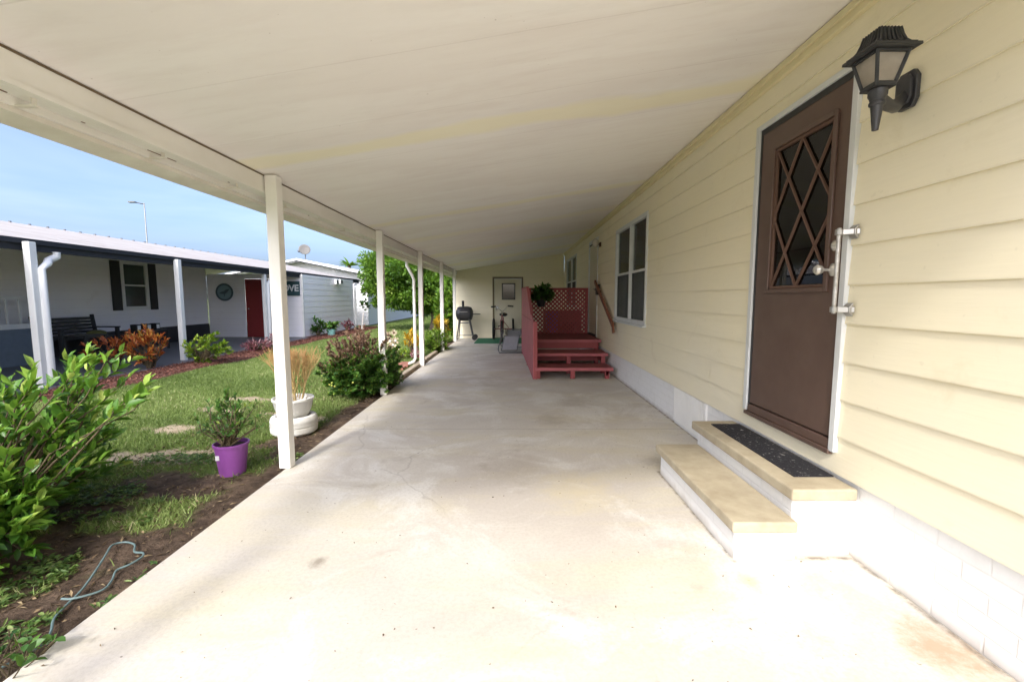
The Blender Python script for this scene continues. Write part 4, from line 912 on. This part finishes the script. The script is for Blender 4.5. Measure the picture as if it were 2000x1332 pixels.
spout(-6.88, 6.50, .40); spout(-7.07, 12.84, .45); spout(-6.93, 19.55, .5)
fl = thing('floodlight', 'small white twin floodlight under the eave of the white storeroom', 'floodlight', (-6.96, 17.6, 2.0))
MB().box((-6.985, 17.55, 1.86), (-6.93, 17.75, 2.0)).build('housing', M['white'], fl); MB().box((-6.92, 17.30, 1.84), (-6.84, 17.55, 2.03)).build('lamp_head', M['white'], fl, bevel=.01); MB().box((-6.92, 17.72, 1.86), (-6.84, 17.98, 2.05)).build('lamp_head', M['white'], fl, bevel=.01)
MB().box((-6.839, 17.33, 1.87), (-6.835, 17.52, 2.0)).box((-6.839, 17.75, 1.89), (-6.835, 17.95, 2.02)).build('lens', M['curtain_gray'], fl)
# round plaque, sign
pq = thing('round_plaque', 'round blue grey wall plaque with a bird left of the red door', 'wall decoration', (-9.58, 14.76, 1.5))
MB().lathe([(0, 0), (.28, 0), (.29, .012), (.28, .022), (0, .022)], (-9.58, 14.755, 1.5), 32, 'y').build('disc', M['plaqueb'], pq, smooth=True)
MB().lathe([(.235, -.004), (.29, -.004), (.29, .002), (.235, .002)], (-9.58, 14.752, 1.5), 32, 'y').build('rim', M['plaqued'], pq)
mb = MB().prism([(-9.76, 1.46), (-9.66, 1.44), (-9.54, 1.45), (-9.45, 1.54), (-9.39, 1.62), (-9.45, 1.60), (-9.50, 1.60), (-9.58, 1.54), (-9.68, 1.51)], 'y', 14.745, 14.752); mb.prism([(-9.6, 1.45), (-9.57, 1.45), (-9.57, 1.36), (-9.59, 1.36)], 'y', 14.745, 14.752); mb.build('bird', M['plaqued'], pq)
sg_ = thing('word_sign', 'dark teal sign with white capital letters on the storeroom wall', 'sign', (-7.43, 14.76, 1.62))
MB().box((-7.83, 14.755, 1.385), (-7.07, 14.775, 1.86)).build('board', M['teal'], sg_, bevel=.004)
fc = bpy.data.curves.new('lettering', 'FONT'); fc.body = 'LOVE'; fc.size = .30; fc.extrude = .004; fc.align_x = 'CENTER'; fc.align_y = 'CENTER'; fc.offset = .008; fc.space_character = .95
fo = bpy.data.objects.new('tmp', fc); COL.objects.link(fo); bpy.context.view_layer.update()
tme = bpy.data.meshes.new_from_object(fo.evaluated_get(bpy.context.evaluated_depsgraph_get())); bpy.data.objects.remove(fo)
to = bpy.data.objects.new('lettering', tme); COL.objects.link(to); to.parent = sg_; to.rotation_euler = (R(90), 0, 0); to.location = (-.02, -.012, .005); tme.materials.clear(); tme.materials.append(M['white_letter'])
# bench, tables on the neighbour's patio
bn = thing('patio_bench', 'dark slatted patio bench against the neighbour\'s white wall', 'bench', (-9.7, 9.75, 0))
mb = MB()
for k in range(6): mb.bar((-9.93+.03*(5-k)*.5, 9.1, .46+.075*k), (-9.93+.03*(5-k)*.5, 10.45, .46+.075*k), .02, .062)
mb.build('backrest', M['black'], bn, bevel=.003)
mb = MB()
for k in range(5): mb.box((-9.83+.095*k, 9.12, .41), (-9.75+.095*k, 10.43, .435))
mb.build('seat', M['black'], bn, bevel=.003)
for y in (9.08, 10.40):
    MB().box((-9.40, y, 0), (-9.34, y+.06, .62)).build('leg', M['black'], bn); MB().bar((-9.82, y+.03, 0), (-9.95, y+.03, .92), .05, .06).build('leg', M['black'], bn); MB().box((-9.90, y-.01, .61), (-9.32, y+.07, .64)).build('armrest', M['black'], bn, bevel=.005)
tag(MB().blob((-9.6, 10.15, .50), .16, .2, .07, 14, 8).build('cushion', M['cushion'], smooth=True), 'flat olive green cushion lying on the dark patio bench', 'cushion')
def table(name, label, x0, x1, y0, y1, z):
    t = thing(name, label, 'table', ((x0+x1)/2, (y0+y1)/2, 0)); MB().box((x0, y0, z-.03), (x1, y1, z)).build('tabletop', M['black'], t, bevel=.004)
    for (x, y) in ((x0+.04, y0+.04), (x1-.04, y0+.04), (x0+.04, y1-.04), (x1-.04, y1-.04)): MB().box((x-.02, y-.02, 0), (x+.02, y+.02, z-.031)).build('leg', M['black'], t)
    return t
table('side_table', 'square black side table in front of the patio bench', -9.0, -8.5, 8.75, 9.25, .55)
table('patio_table', 'long low black table at the right end of the patio bench', -9.55, -8.95, 10.6, 11.5, .50)
for k, (y, s_) in enumerate(((10.75, 'left'), (11.05, 'middle'), (11.33, 'right'))):
    cp = thing('planter_cup', '%s of three black and white striped cups on the low patio table' % {'left': 'leftmost', 'middle': 'central', 'right': 'rightmost'}[s_], 'cup', (-9.2, y, .5), 'striped cups on the patio table')
    MB().box((-9.28, y-.07, .501), (-9.12, y+.07, .66)).build('cup', M['black'], cp, bevel=.004); MB().box((-9.119, y-.045, .53), (-9.115, y+.045, .63)).build('white_patch', M['white'], cp)
# croton & shrubs by the neighbour's patio
def tones(mu, sd=.22): return lambda P, T: np.clip(rng.normal(mu, sd, len(P))+(T-.6)*.5, 0, 1)
shrub('croton_bush', 'tall orange and red croton in front of the neighbour\'s patio', 'shrub', (-6.75, 8.15, 0), (-6.80, 8.15, .42), .32, .32, .32, 46, 22, .11, .026, 'croton', tv=TLv, tf=TLf, t0=.55, upb=.5, shell=.75, tonef=tones(.55), group='orange crotons by the patio')
shrub('croton_bush', 'smaller leggy orange croton left of the fuller one', 'shrub', (-7.25, 8.0, 0), (-7.45, 8.0, .36), .34, .3, .26, 26, 22, .11, .026, 'croton', tv=TLv, tf=TLf, t0=.6, upb=.5, shell=.85, tonef=tones(.4), group='orange crotons by the patio')
shrub('yellow_shrub', 'bright yellow green shrub growing around the neighbour\'s middle post', 'shrub', (-6.25, 8.75, 0), (-6.1, 8.75, .30), .46, .36, .33, 60, 18, .085, .036, 'ylw', t0=.4, upb=.3)
shrub('bromeliad', 'low pinkish red spiky plant in the red mulch', 'plant', (-6.35, 10.9, 0), (-6.35, 10.9, .13), .34, .3, .16, 40, 9, .13, .018, 'pink', tv=TLv, tf=TLf, t0=.2, upb=.4, tonef=tones(.35))
shrub('bromeliad', 'small pink and white leafy plant at the foot of the neighbour\'s far post', 'plant', (-6.75, 12.3, 0), (-6.75, 12.3, .16), .16, .16, .16, 22, 8, .09, .03, 'pink', t0=.3, tonef=tones(.75))
shrub('low_shrub', 'small green plant just left of the near white post, in the mulch', 'plant', (-6.1, 11.5, 0), (-6.1, 11.5, .14), .22, .2, .18, 30, 9, .07, .03, 'shrub', t0=.3)
tp = shrub('potted_succulent', 'broad leaved green plant in a turquoise pot by the white storeroom', 'potted plant', (-6.42, 15.6, .18), (-6.42, 15.6, .33), .22, .2, .16, 20, 6, .20, .09, 'shrub', t0=.3)
MB().lathe([(0, 0), (.12, 0), (.15, .20), (.13, .21), (0, .18)], (-6.42, 15.6, 0), 18).build('pot', M['turq'], tp, smooth=True)
shrub('rubber_plant', 'upright dark leaved plant against the white storeroom corner', 'plant', (-6.75, 15.3, 0), (-6.75, 15.3, .32), .2, .2, .28, 18, 7, .17, .08, 'shrub', t0=.3, tonef=tones(.25))
tw = thing('slim_tree', 'thin pale young tree at the far storeroom corner', 'tree', (-6.35, 18.6, 0))
MB().tube([(-6.35, 18.6, 0), (-6.30, 18.6, .45), (-6.26, 18.6, .72)], [.035, .028, .02], 8).build('trunk', M['rough_white'], tw, smooth=True)
sh = make_shoots((-6.26, 18.6, .7), ellipsoid_targets((-6.2, 18.6, 1.05), .22, .2, .25, 14), .05); P, D, T = shoots_to_leaves(sh, 6, .5); scatter('crown', P, D, .14, .07, rng.uniform(0, .3, len(P)), M['shrub'], tw)
shrub('ti_plant', 'dark purple leaved low plant by the storeroom side wall', 'plant', (-6.5, 17.4, 0), (-6.5, 17.4, .25), .3, .25, .2, 20, 7, .12, .05, 'pink', t0=.4, tonef=tones(.1))

# white gabled house beyond
wh = thing('white_house', 'white gabled house with satellite dish beyond the neighbour\'s storeroom', 'house', (-10.1, 24, 0))
mb = MB(); siding(mb, 'y', 21.5, -1, -13.2, -7.0, 0, 2.35, [], lap=.2, lip=.012); mb.prism([(-13.2, 2.35), (-7.0, 2.35), (-10.1, 3.02)], 'y', 21.49, 21.6); siding(mb, 'x', -7.0, 1, 21.5, 33, 0, 2.4, [], lap=.2, lip=.012); mb.build('wall', siding_mat('white_siding_far', (.72, .72, .72), 'x'), wh, fix=False)
mb = MB()
for s_ in (-1, 1):
    xe = -10.1+s_*3.4; e = 2.34
    mb.prism([(-10.1, 3.05), (xe, e), (xe, e+.11), (-10.1, 3.17)], 'y', 20.9, 33.5)
    mb.prism([(-10.1, 2.93), (-10.1+s_*2.5, 2.93-.53), (-10.1+s_*2.5, 2.93-.42), (-10.1, 3.04)], 'y', 20.95, 21.4) if False else None
mb.build('roof', paint('bright_white_roof', (.76, .76, .76), .5, .1, 1, .05), wh)
mb = MB()
for s_ in (-1, 1): mb.bar((-10.1, 20.88, 3.05), (-10.1+s_*3.4, 20.88, 2.35), .02, .04)
mb.build('rake_edge', M['nb_fascia'], wh)
ds = thing('satellite_dish', 'grey satellite dish on the white gable ridge', 'satellite dish', (-9.7, 20.9, 3.17))
mb = MB(); prd = [(.001, .0), (.12, .008), (.2, .028), (.255, .05)]
mb.lathe(prd, (0, 0, 0), 24); mb.f.append(tuple(reversed(range(24))))
rot = Matrix.Rotation(R(70), 4, 'X'); rz_ = Matrix.Rotation(R(25), 4, 'Z')
mb.v = [tuple(Vector((-9.7, 20.9, 3.55))+rz_ @ rot @ Vector(v)) for v in mb.v]; o = mb.build('dish', M['curtain_gray'], ds, smooth=True); o.modifiers.new('s', 'SOLIDIFY').thickness = .012
MB().tube([(-9.7, 20.95, 3.12), (-9.7, 20.98, 3.5)], .02, 8).tube([(-9.7, 20.97, 3.35), (-9.82, 20.6, 3.42)], .012, 6).build('mast', M['galv'], ds); MB().blob((-9.83, 20.58, 3.46), .05, .05, .05).build('receiver', M['galv'], ds, smooth=True)
# street lamp far away
sp_ = thing('street_lamp', 'thin tall street lamp rising far behind the neighbour\'s roof', 'street lamp', (-32.6, 40, 0))
MB().tube([(-32.6, 40, 0), (-32.6, 40, 9.7)], [.07, .045], 8).build('pole', M['steel'], sp_, smooth=True); MB().tube([(-32.6, 40, 9.6), (-33.4, 39.6, 9.75)], .05, 6).build('arm', M['galv'], sp_); MB().box((-33.6, 39.45, 9.64), (-33.0, 39.75, 9.74)).build('lamp_head', M['curtain_gray'], sp_, bevel=.02)
# fence far away
fn = thing('panel_fence', 'long pale grey panel fence beyond the lawn under the tree', 'fence', (-8.8, 35, 0))
mb = MB(); P0 = Vector((-8.0, 27, 0)); P1 = Vector((-9.9, 48, 0)); K = 12
for i in range(K): a = P0.lerp(P1, i/K+.003); b = P0.lerp(P1, (i+1)/K-.003); mb.bar(a+Vector((0, 0, .9)), b+Vector((0, 0, .9)), .04, 1.7)
mb.build('panel', M['fence'], fn)
for i in range(K+1): a = P0.lerp(P1, i/K); MB().bar(a, a+Vector((0, 0, 1.85)), .12, .12).build('post', M['white'], fn)
MB().bar(P0+Vector((.06, 0, .04)), P1+Vector((.06, 0, .04)), .05, .08).build('bottom_rail', M['white'], fn)

# ================================================================ TREES
def tree(name, label, base, h0, cc, rx, ry, rz, nclump, per, L, mat='treeleaf', limbs=7, tr=.16, group=None):
    t = thing(name, label, 'tree', base, group)
    mb = MB(); top = Vector(base)+Vector((0, 0, h0)); mb.tube([base, Vector(base).lerp(top, .5)+Vector((.05, 0, 0)), top], [tr*1.3, tr, tr*.85], 10)
    ends = []
    for k in range(limbs):
        a = 2*math.pi*k/limbs+random.uniform(-.3, .3); e = Vector((cc[0]+rx*.6*math.cos(a), cc[1]+ry*.6*math.sin(a), cc[2]+rz*random.uniform(-.3, .5)))
        b = Vector(base)+Vector((0, 0, h0*random.uniform(.35, 1))); mid = b.lerp(e, .5)+Vector((0, 0, .1)); mb.tube([b, mid, e], [tr*.55, tr*.35, tr*.15], 7); ends.append(e)
    mb.build('trunk', M['bark'], t, smooth=True)
    P = []; D = []; To = []
    for c in ellipsoid_targets(cc, rx, ry, rz, nclump, .55):
        r = random.uniform(.22, .42)*min(rx, rz)*.75; tone0 = random.gauss(.45, .16)
        v = rng.normal(size=(per, 3)); v /= np.linalg.norm(v, axis=1)[:, None]; k = rng.random(per)**.5
        P.append(np.array(c)+v*np.array([r, r, r*.75])*k[:, None]); d = v+rng.normal(size=(per, 3))*.5; d[:, 2] += .1; D.append(d); To.append(rng.normal(tone0, .17, per))
    P = np.concatenate(P); s_ = rng.uniform(.7, 1.2, len(P))
    scatter('crown', P, np.concatenate(D), L*s_, L*.45*s_, np.concatenate(To), M[mat], t, T4v, T4f, upk=.4)
    return t
tree('citrus_tree', 'broad dense green tree on the lawn behind the carport posts', (-3.25, 18.4, -.03), 1.0, (-3.85, 18.4, 2.15), 2.3, 2.0, 1.35, 260, 330, .14, tr=.17)
tree('garden_tree', 'darker green tree behind the lawn tree, by the end wall', (-3.6, 25, 0), 1.2, (-3.4, 25, 2.8), 2.2, 1.8, 1.8, 70, 200, .18)
shrub('hedge_bush', 'tall leafy green bush just outside the end wall', 'shrub', (-2.35, 15.6, 0), (-2.35, 15.6, 1.0), .45, .7, 1.0, 90, 22, .22, .08, 'treeleaf', t0=.3, bend=.15)
shrub('croton_shrub', 'low yellowish croton outside the last carport post', 'shrub', (-2.05, 13.1, 0), (-2.08, 13.1, .45), .24, .35, .42, 36, 12, .13, .04, 'ycroton', t0=.4, tonef=tones(.3))
tp2 = thing('palm_tree', 'distant palm top showing above the white roof', 'palm tree', (-14.6, 40, 0))
MB().tube([(-14.6, 40, 0), (-14.6, 40, 4.3)], [.2, .14], 8).build('trunk', M['bark'], tp2)
P = np.tile([[-14.6, 40, 4.2]], (40, 1)).astype(float); D = rng.normal(size=(40, 3)); D[:, 2] = np.abs(D[:, 2])*.5+.1; scatter('crown', P, D, .95, .2, rng.uniform(.2, .8, 40), M['treeleaf'], tp2, TLv, TLf)

# ================================================================ OUR GARDEN STRIP
# near-left citrus bush with big leaves
nbz = (-2.75, 2.15, -.03)
t = thing('citrus_bush', 'large glossy bright green leafy bush at the near left edge', 'bush', nbz)
tg = ellipsoid_targets((-3.36, 2.38, .42), .98, .82, .47, 270, .6, zmin=.02)+ellipsoid_targets((-2.74, 1.98, .25), .42, .45, .28, 70, .6, zmin=.03)+ellipsoid_targets((-2.42, 1.85, .2), .24, .28, .18, 34, .6, zmin=.02)
tg += [(-2.55+random.uniform(-.25, .2), 2.5+random.uniform(-.2, .3), random.uniform(.80, .98)) for _ in range(14)]
tg += [(-2.12+random.uniform(-.08, .05), 2.55+random.uniform(-.1, .1), random.uniform(.72, .86)) for _ in range(3)]
sh = make_shoots(nbz, tg, .10); mb = MB()
for s_ in sh: mb.tube(s_, [.008, .0055, .0035, .002], 5)
mb.build('stem', M['twig'], t, smooth=True)
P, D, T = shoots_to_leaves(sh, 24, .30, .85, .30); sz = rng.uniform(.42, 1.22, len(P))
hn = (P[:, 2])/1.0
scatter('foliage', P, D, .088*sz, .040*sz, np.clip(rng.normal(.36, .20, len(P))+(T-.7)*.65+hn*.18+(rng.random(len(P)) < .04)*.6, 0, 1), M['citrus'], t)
# flowering shrub around the second post
sb = thing('flowering_shrub', 'bushy shrub with bronze top and green base around a carport post', 'shrub', (-2.05, 5.9, -.03))
tgts = ellipsoid_targets((-2.05, 5.95, .40), .55, .68, .52, 260, .6, zmin=.0)
sh = make_shoots((-2.05, 5.95, 0), tgts, .1); mb = MB()
for s_ in sh[:120]: mb.tube(s_, [.008, .006, .004, .002], 5)
mb.build('stem', M['twig'], sb, smooth=True)
P, D, T = shoots_to_leaves(sh, 85, .25, .9, .1); topm = (P[:, 2]+rng.normal(0, .08, len(P))+(-(P[:, 0]+2.05))*.25) > .50
sz = rng.uniform(.6, 1.2, len(P))
scatter('bronze_foliage', P[topm], D[topm], 0.040*sz[topm], .023*sz[topm], np.clip(rng.normal(.6, .25, topm.sum()), 0, 1), M['shrubred'], sb, T4v, T4f)
lo = ~topm; scatter('green_foliage', P[lo], D[lo], 0.050*sz[lo], .032*sz[lo], np.clip(rng.normal(.55, .22, lo.sum())+(T[lo]-.7)*.3, 0, 1), M['shrub'], sb)
mb = MB()
for _ in range(11):
    v = rng.normal(size=3); v /= np.linalg.norm(v); v[1] = -abs(v[1]); mb.blob((-2.05+.50*v[0], 5.95+.60*v[1], .30+.22*v[2]), .013, .013, .010, 7, 4)
mb.build('yellow_flower', M['yellowpot'], sb)
# skirts of ground vine at the shrub's foot
shrub('ground_vine', 'low green vine spreading from the bronze shrub over the slab edge', 'plant', (-1.80, 6.35, -.02), (-1.82, 6.35, .16), .24, .5, .20, 80, 14, .05, .032, 'shrub', t0=.2, upb=.1)
shrub('creeping_vine', 'small leafy vine creeping onto the near left corner of the slab', 'plant', (-1.76, 1.44, -.02), (-1.77, 1.44, .05), .16, .13, .05, 16, 5, .04, .028, 'shrub', t0=.2, upb=.2, stem=.002)
# green bush by the fourth post
shrub('fern_bush', 'fresh green feathery bush at the foot of the fourth carport post', 'shrub', (-1.90, 10.9, -.02), (-1.88, 10.95, .25), .34, .85, .33, 150, 20, .075, .026, 'treeleaf', t0=.3, upb=.3, tonef=tones(.6))
yc_ = shrub('yellow_croton', 'small croton with bright yellow leaves left of the downspout', 'plant', (-2.20, 9.7, -.02), (-2.20, 9.7, .36), .15, .16, .20, 20, 14, .13, .028, 'ycroton', tv=TLv, tf=TLf, t0=.5, upb=.6, tonef=tones(.65))
shrub('pink_plant', 'tiny white and maroon plant below the yellow croton', 'plant', (-2.02, 9.15, -.02), (-2.02, 9.15, .14), .11, .12, .14, 16, 8, .06, .03, 'pink', t0=.3, tonef=tones(.6))
shrub('grass_clump', 'short bright green strappy clump left of the brick edging', 'plant', (-2.45, 9.6, -.02), (-2.45, 9.6, .08), .22, .3, .10, 26, 7, .13, .02, 'ylw', tv=TLv, tf=TLf, t0=.1, upb=.8, tonef=tones(.35))
# cream artificial flowers on a stake
af = thing('garden_flowers', 'cream sunflower ornament standing in the bed between two posts', 'ornament', (-2.72, 10.0, -.03))
mb = MB()
heads = [(-2.80, 9.95, .47, .085, True), (-2.68, 9.98, .52, .075, False), (-2.76, 9.95, .33, .09, False), (-2.64, 9.95, .34, .085, False), (-2.69, 9.93, .24, .08, False), (-2.62, 9.95, .14, .06, False), (-2.76, 9.95, .2, .07, False)]
for (x, y, z, r, c_) in heads: mb.tube([(-2.72, 10.0, -.03), (x, y+.03, z)], .006, 5)
mb.build('stem', M['twig'], af)
for (x, y, z, r, c_) in heads:
    k = 26; a = rng.uniform(0, 2*math.pi, k); D = np.stack([np.cos(a), np.full(k, -.25), np.sin(a)], -1); P = np.tile([[x, y, z]], (k, 1))+D*.012
    f_ = scatter('flower', P, D, r, r*.42, rng.random(k), M['cream_petal'], af, T4v, T4f, upk=0)
    if c_ or r > .074: MB().blob((x, y-.025, z), r*.32, .015, r*.32, 10, 6).build('flower_centre', M['brownedge'] if c_ or z > .5 else M['rough_white'], f_, smooth=True)
# edging blocks and pavers by the downspout
blocks = thing('edging', 'tan block edging along the slab by the third post', 'edging', (-1.83, 8.2, 0))
y = 6.95
while y < 10.2: MB().box((-1.86, y, -.05), (-1.765, y+.33, .055)).build('block', M['coping'], blocks, bevel=.012); y += .345
for (x, y) in ((-2.12, 8.15), (-2.1, 8.42), (-2.38, 8.25), (-2.36, 8.55), (-2.12, 8.72)):
    tag(MB().box((x-.12, y-.12, -.03), (x+.11, y+.12, .02)).build('brick_paver', M['terra'], bevel=.006), 'flat reddish square paver laid in the bed beside the downspout', 'paver', 'reddish pavers by the downspout')
# purple pot
pp = shrub('potted_shrub', 'small leafy shrub in a purple nursery pot on bare soil', 'potted plant', (-2.13, 3.22, .20), (-2.13, 3.25, .39), .23, .2, .20, 40, 9, .040, .018, 'shrub', t0=.15, bend=.05, tonef=tones(.45), stem=.0035)
MB().lathe([(0, -.035), (.088, -.035), (.092, .0), (.112, .185), (.121, .188), (.122, .205), (.113, .207), (.106, .175), (0, .172)], (-2.13, 3.25, 0), 36).build('pot', M['purple'], pp, smooth=True)
MB().lathe([(0, .18), (.106, .178)], (-2.13, 3.25, 0), 24).build('soil', M['soil'], pp)
MB().box((-2.187, 3.146, .10), (-2.158, 3.152, .135)).build('label', M['label'], pp)
sh = make_shoots((-2.13, 3.25, .18), [(-2.14, 3.25, .60), (-2.18, 3.2, .52), (-2.08, 3.3, .5)], .03); P, D, T = shoots_to_leaves(sh, 45, .2, .8, .2); scatter('top_foliage', P, D, .040, .018, rng.uniform(.3, .9, len(P)), M['shrub'], pp)
# white tyre planter + bowl + orange stick plant
ty = thing('tyre_planter', 'low white painted tyre planter filled with dark soil', 'planter', (-2.165, 4.28, -.03))
tc = (-2.165, 4.28, 0)
mb = MB().lathe([(.135, .0), (.19, -.03), (.212, -.01), (.216, .03), (.210, .045), (.217, .055), (.214, .085), (.218, .095), (.212, .12), (.20, .140), (.175, .148), (.16, .142), (.155, .12), (.15, .04)], tc, 44); mb.build('tyre', M['wtyre'], ty, smooth=True)
MB().lathe([(0, .10), (.158, .098)], tc, 30).build('soil', M['soil'], ty)
bw = thing('bowl_planter', 'white bowl planter with pale stones and orange stick plant on the tyre', 'planter', (-2.165, 4.28, .10))
MB().lathe([(0, .105), (.10, .105), (.125, .13), (.16, .2), (.182, .29), (.192, .30), (.192, .318), (.180, .320), (.172, .29), (0, .275)], tc, 44).build('bowl', M['wtyre'], bw, smooth=True)
mb = MB()
for _ in range(60):
    a = random.uniform(0, 6.28); r = .15*random.random()**.5; s_ = random.uniform(.010, .02); mb.blob((tc[0]+r*math.cos(a), tc[1]+r*math.sin(a), .288+s_*.5), s_*1.3, s_, s_*.8, 6, 4, .2)
mb.build('stones', M['pebble'], bw)
for k in range(7):
    a = random.uniform(0, 6.28); MB().tube([(tc[0]+.12*math.cos(a), tc[1]+.1*math.sin(a), .28), (tc[0]+.15*math.cos(a)+.02, tc[1]+.12*math.sin(a), .28+random.uniform(.03, .08))], .011, 6).build('coral_piece', M['pebble'], bw, smooth=True)
# branching orange sticks
mb = MB(); tip = []
def grow(p, d, l, r, lev):
    p = Vector(p); d = Vector(d).normalized(); q = p+d*l+Vector((random.uniform(-.01, .01), random.uniform(-.01, .01), 0)); mb.tube([p, p.lerp(q, .5)+Vector((random.uniform(-.006, .006), random.uniform(-.006, .006), 0)), q], [r, r*.9, r*.8], 5)
    if lev == 0: return
    for _ in range(2 if random.random() < .7 else 3):
        nd = d+Vector((random.uniform(-.42, .42), random.uniform(-.42, .42), .28)); grow(q, nd, l*random.uniform(.75, .98), r*.8, lev-1)
for k in range(24):
    a = random.uniform(0, 6.28); grow((tc[0]+.02+.06*math.cos(a), tc[1]+.05*math.sin(a), .27), (.20*math.cos(a), .20*math.sin(a), 1), random.uniform(.11, .155), .0050, 4)
o = mb.build('orange_sticks', M['fire'], bw, smooth=True); a = o.data.attributes.new('tone', 'FLOAT', 'POINT')
zz = np.empty(len(o.data.vertices)*3, np.float32); o.data.vertices.foreach_get('co', zz); a.data.foreach_set('value', np.clip(zz[2::3]*1.1+rng.normal(0, .1, len(zz)//3), 0, 1).astype(np.float32))
# hose
pts = [(-1.79, 1.30, 0), (-1.80, 1.42, 0), (-1.76, 1.52, 0), (-1.80, 1.60, 0), (-1.87, 1.68, 0), (-1.90, 1.75, 0), (-1.93, 1.86, 0), (-1.99, 1.99, 0), (-2.06, 2.12, 0), (-2.11, 2.21, 0), (-2.08, 2.25, 0), (-2.01, 2.23, 0), (-1.95, 2.16, 0), (-1.89, 2.14, 0), (-1.86, 2.10, 0), (-1.87, 2.04, 0), (-1.90, 2.0, 0), (-1.86, 1.93, 0), (-1.84, 1.86, 0), (-1.90, 1.80, 0), (-1.95, 1.79, 0)]
def smooth_path(p, k=5):
    p = [Vector(x) for x in p]; out = []
    for i in range(len(p)-1):
        a, b, c, d = p[max(i-1, 0)], p[i], p[i+1], p[min(i+2, len(p)-1)]
        for j in range(k):
            t = j/k; out.append(.5*((2*b)+(c-a)*t+(2*a-5*b+4*c-d)*t*t+(3*b-a-3*c+d)*t**3))
    return out+[p[-1]]
hp = smooth_path([(x, y, GZ+.028+.006*math.sin(i)) for i, (x, y, z) in enumerate(pts)])
tag(MB().tube(hp, .0048, 8).build('garden_hose', M['hose'], smooth=True), 'thin grey blue hose looped on the soil beside the slab', 'hose')

# ---------------------------------------------------------------- grass, weeds, litter (stuff)
def sample(n, x0, x1, y0, y1, pw=1.6):
    u = rng.random(n); yy = y0+(y1-y0)*u**pw; xx = rng.uniform(x0, x1, n); return xx, yy
n = 330000; xx, yy = sample(n, -6.05, -1.78, .8, 15, 1.7)
so_, sa_ = masks(xx, yy); bx = np.array([bedx(y) for y in yy]); keep = (so_*.93+sa_*.78 < rng.random(n)*.80+.04) & (xx > bx+.02)
xx, yy = xx[keep], yy[keep]; n = len(xx); hh = rng.uniform(.025, .060, n)*(.75+.6*fbm(xx*1.5, yy*1.5)); wd = np.clip(.0035+yy*.0007, 0, .012)
D = rng.normal(size=(n, 3))*.5; D[:, 2] = np.abs(D[:, 2])*.4+.55
patch = fbm(xx*.9+4, yy*.9, 4)
tone = np.clip(rng.normal(.42, .18, n)+(patch-.5)*.9+(rng.random(n) < .05)*.4, 0, 1)
gz = GZ+(fbm(xx*1.3, yy*1.3)-.5)*.035
o = scatter('grass', np.stack([xx, yy, gz-.004], -1), D, hh, wd, tone, M['grass'], tv=TBv, tf=TBf, upk=0); tag(o, kind='stuff')
n = 60000; xx = rng.uniform(-6.5, -1.9, n); yy = rng.uniform(14.5, 34, n); keep = (xx > -5.9) | (yy > 20.5); xx, yy = xx[keep], yy[keep]; n = len(xx)
D = rng.normal(size=(n, 3))*.5; D[:, 2] = np.abs(D[:, 2])*.4+.55
o = scatter('far_grass', np.stack([xx, yy, np.full(n, GZ)], -1), D, rng.uniform(.04, .08, n), .018, np.clip(rng.normal(.45, .2, n), 0, 1), M['grass'], tv=TBv, tf=TBf, upk=0); tag(o, kind='stuff')
# weeds: little rosettes on the bare soil near the slab
cl = []
for _ in range(2600):
    x, y = random.uniform(-3.0, -1.76), random.uniform(1.0, 3.6)
    if fbm(np.array([x*3.1]), np.array([y*3.1]))[0] > (.62 if 2.6 < y < 3.4 else .44): cl.append((x, y))
P = []; D = []
for (x, y) in cl:
    k = random.randint(5, 9)
    for _ in range(k):
        a = random.uniform(0, 6.28); P.append((x+random.uniform(-.015, .015), y+random.uniform(-.015, .015), GZ+.004+random.uniform(0, .02))); D.append((math.cos(a), math.sin(a), random.uniform(.05, .5)))
P = np.array(P); o = scatter('weeds', P, D, rng.uniform(.02, .045, len(P)), rng.uniform(.009, .018, len(P)), rng.random(len(P)), M['weed'], tv=T8v, tf=T8f); tag(o, kind='stuff')
# dead leaves / twigs on soil and slab
n = 4500; xx = rng.uniform(-3.2, -1.78, n); yy = .8+rng.random(n)*8; D = rng.normal(size=(n, 3)); D[:, 2] *= .15
P = np.stack([xx, yy, np.full(n, GZ+.012)], -1)
n2 = 260; x2 = rng.uniform(-1.7, 1.6, n2); y2 = 1.2+rng.random(n2)**1.6*9; D2_ = rng.normal(size=(n2, 3)); D2_[:, 2] *= .12
o = scatter('leaf_litter', np.concatenate([P, np.stack([x2, y2, np.full(n2, .004)], -1)]), np.concatenate([D, D2_]), np.concatenate([rng.uniform(.015, .05, n), rng.uniform(.006, .018, n2)]), np.concatenate([rng.uniform(.004, .014, n), rng.uniform(.003, .008, n2)]), rng.random(n+n2)*.9, M['litter'], tv=T4v, tf=T4f); tag(o, kind='stuff')

for o in bpy.data.objects:
    if '_o' in o: del o['_o']
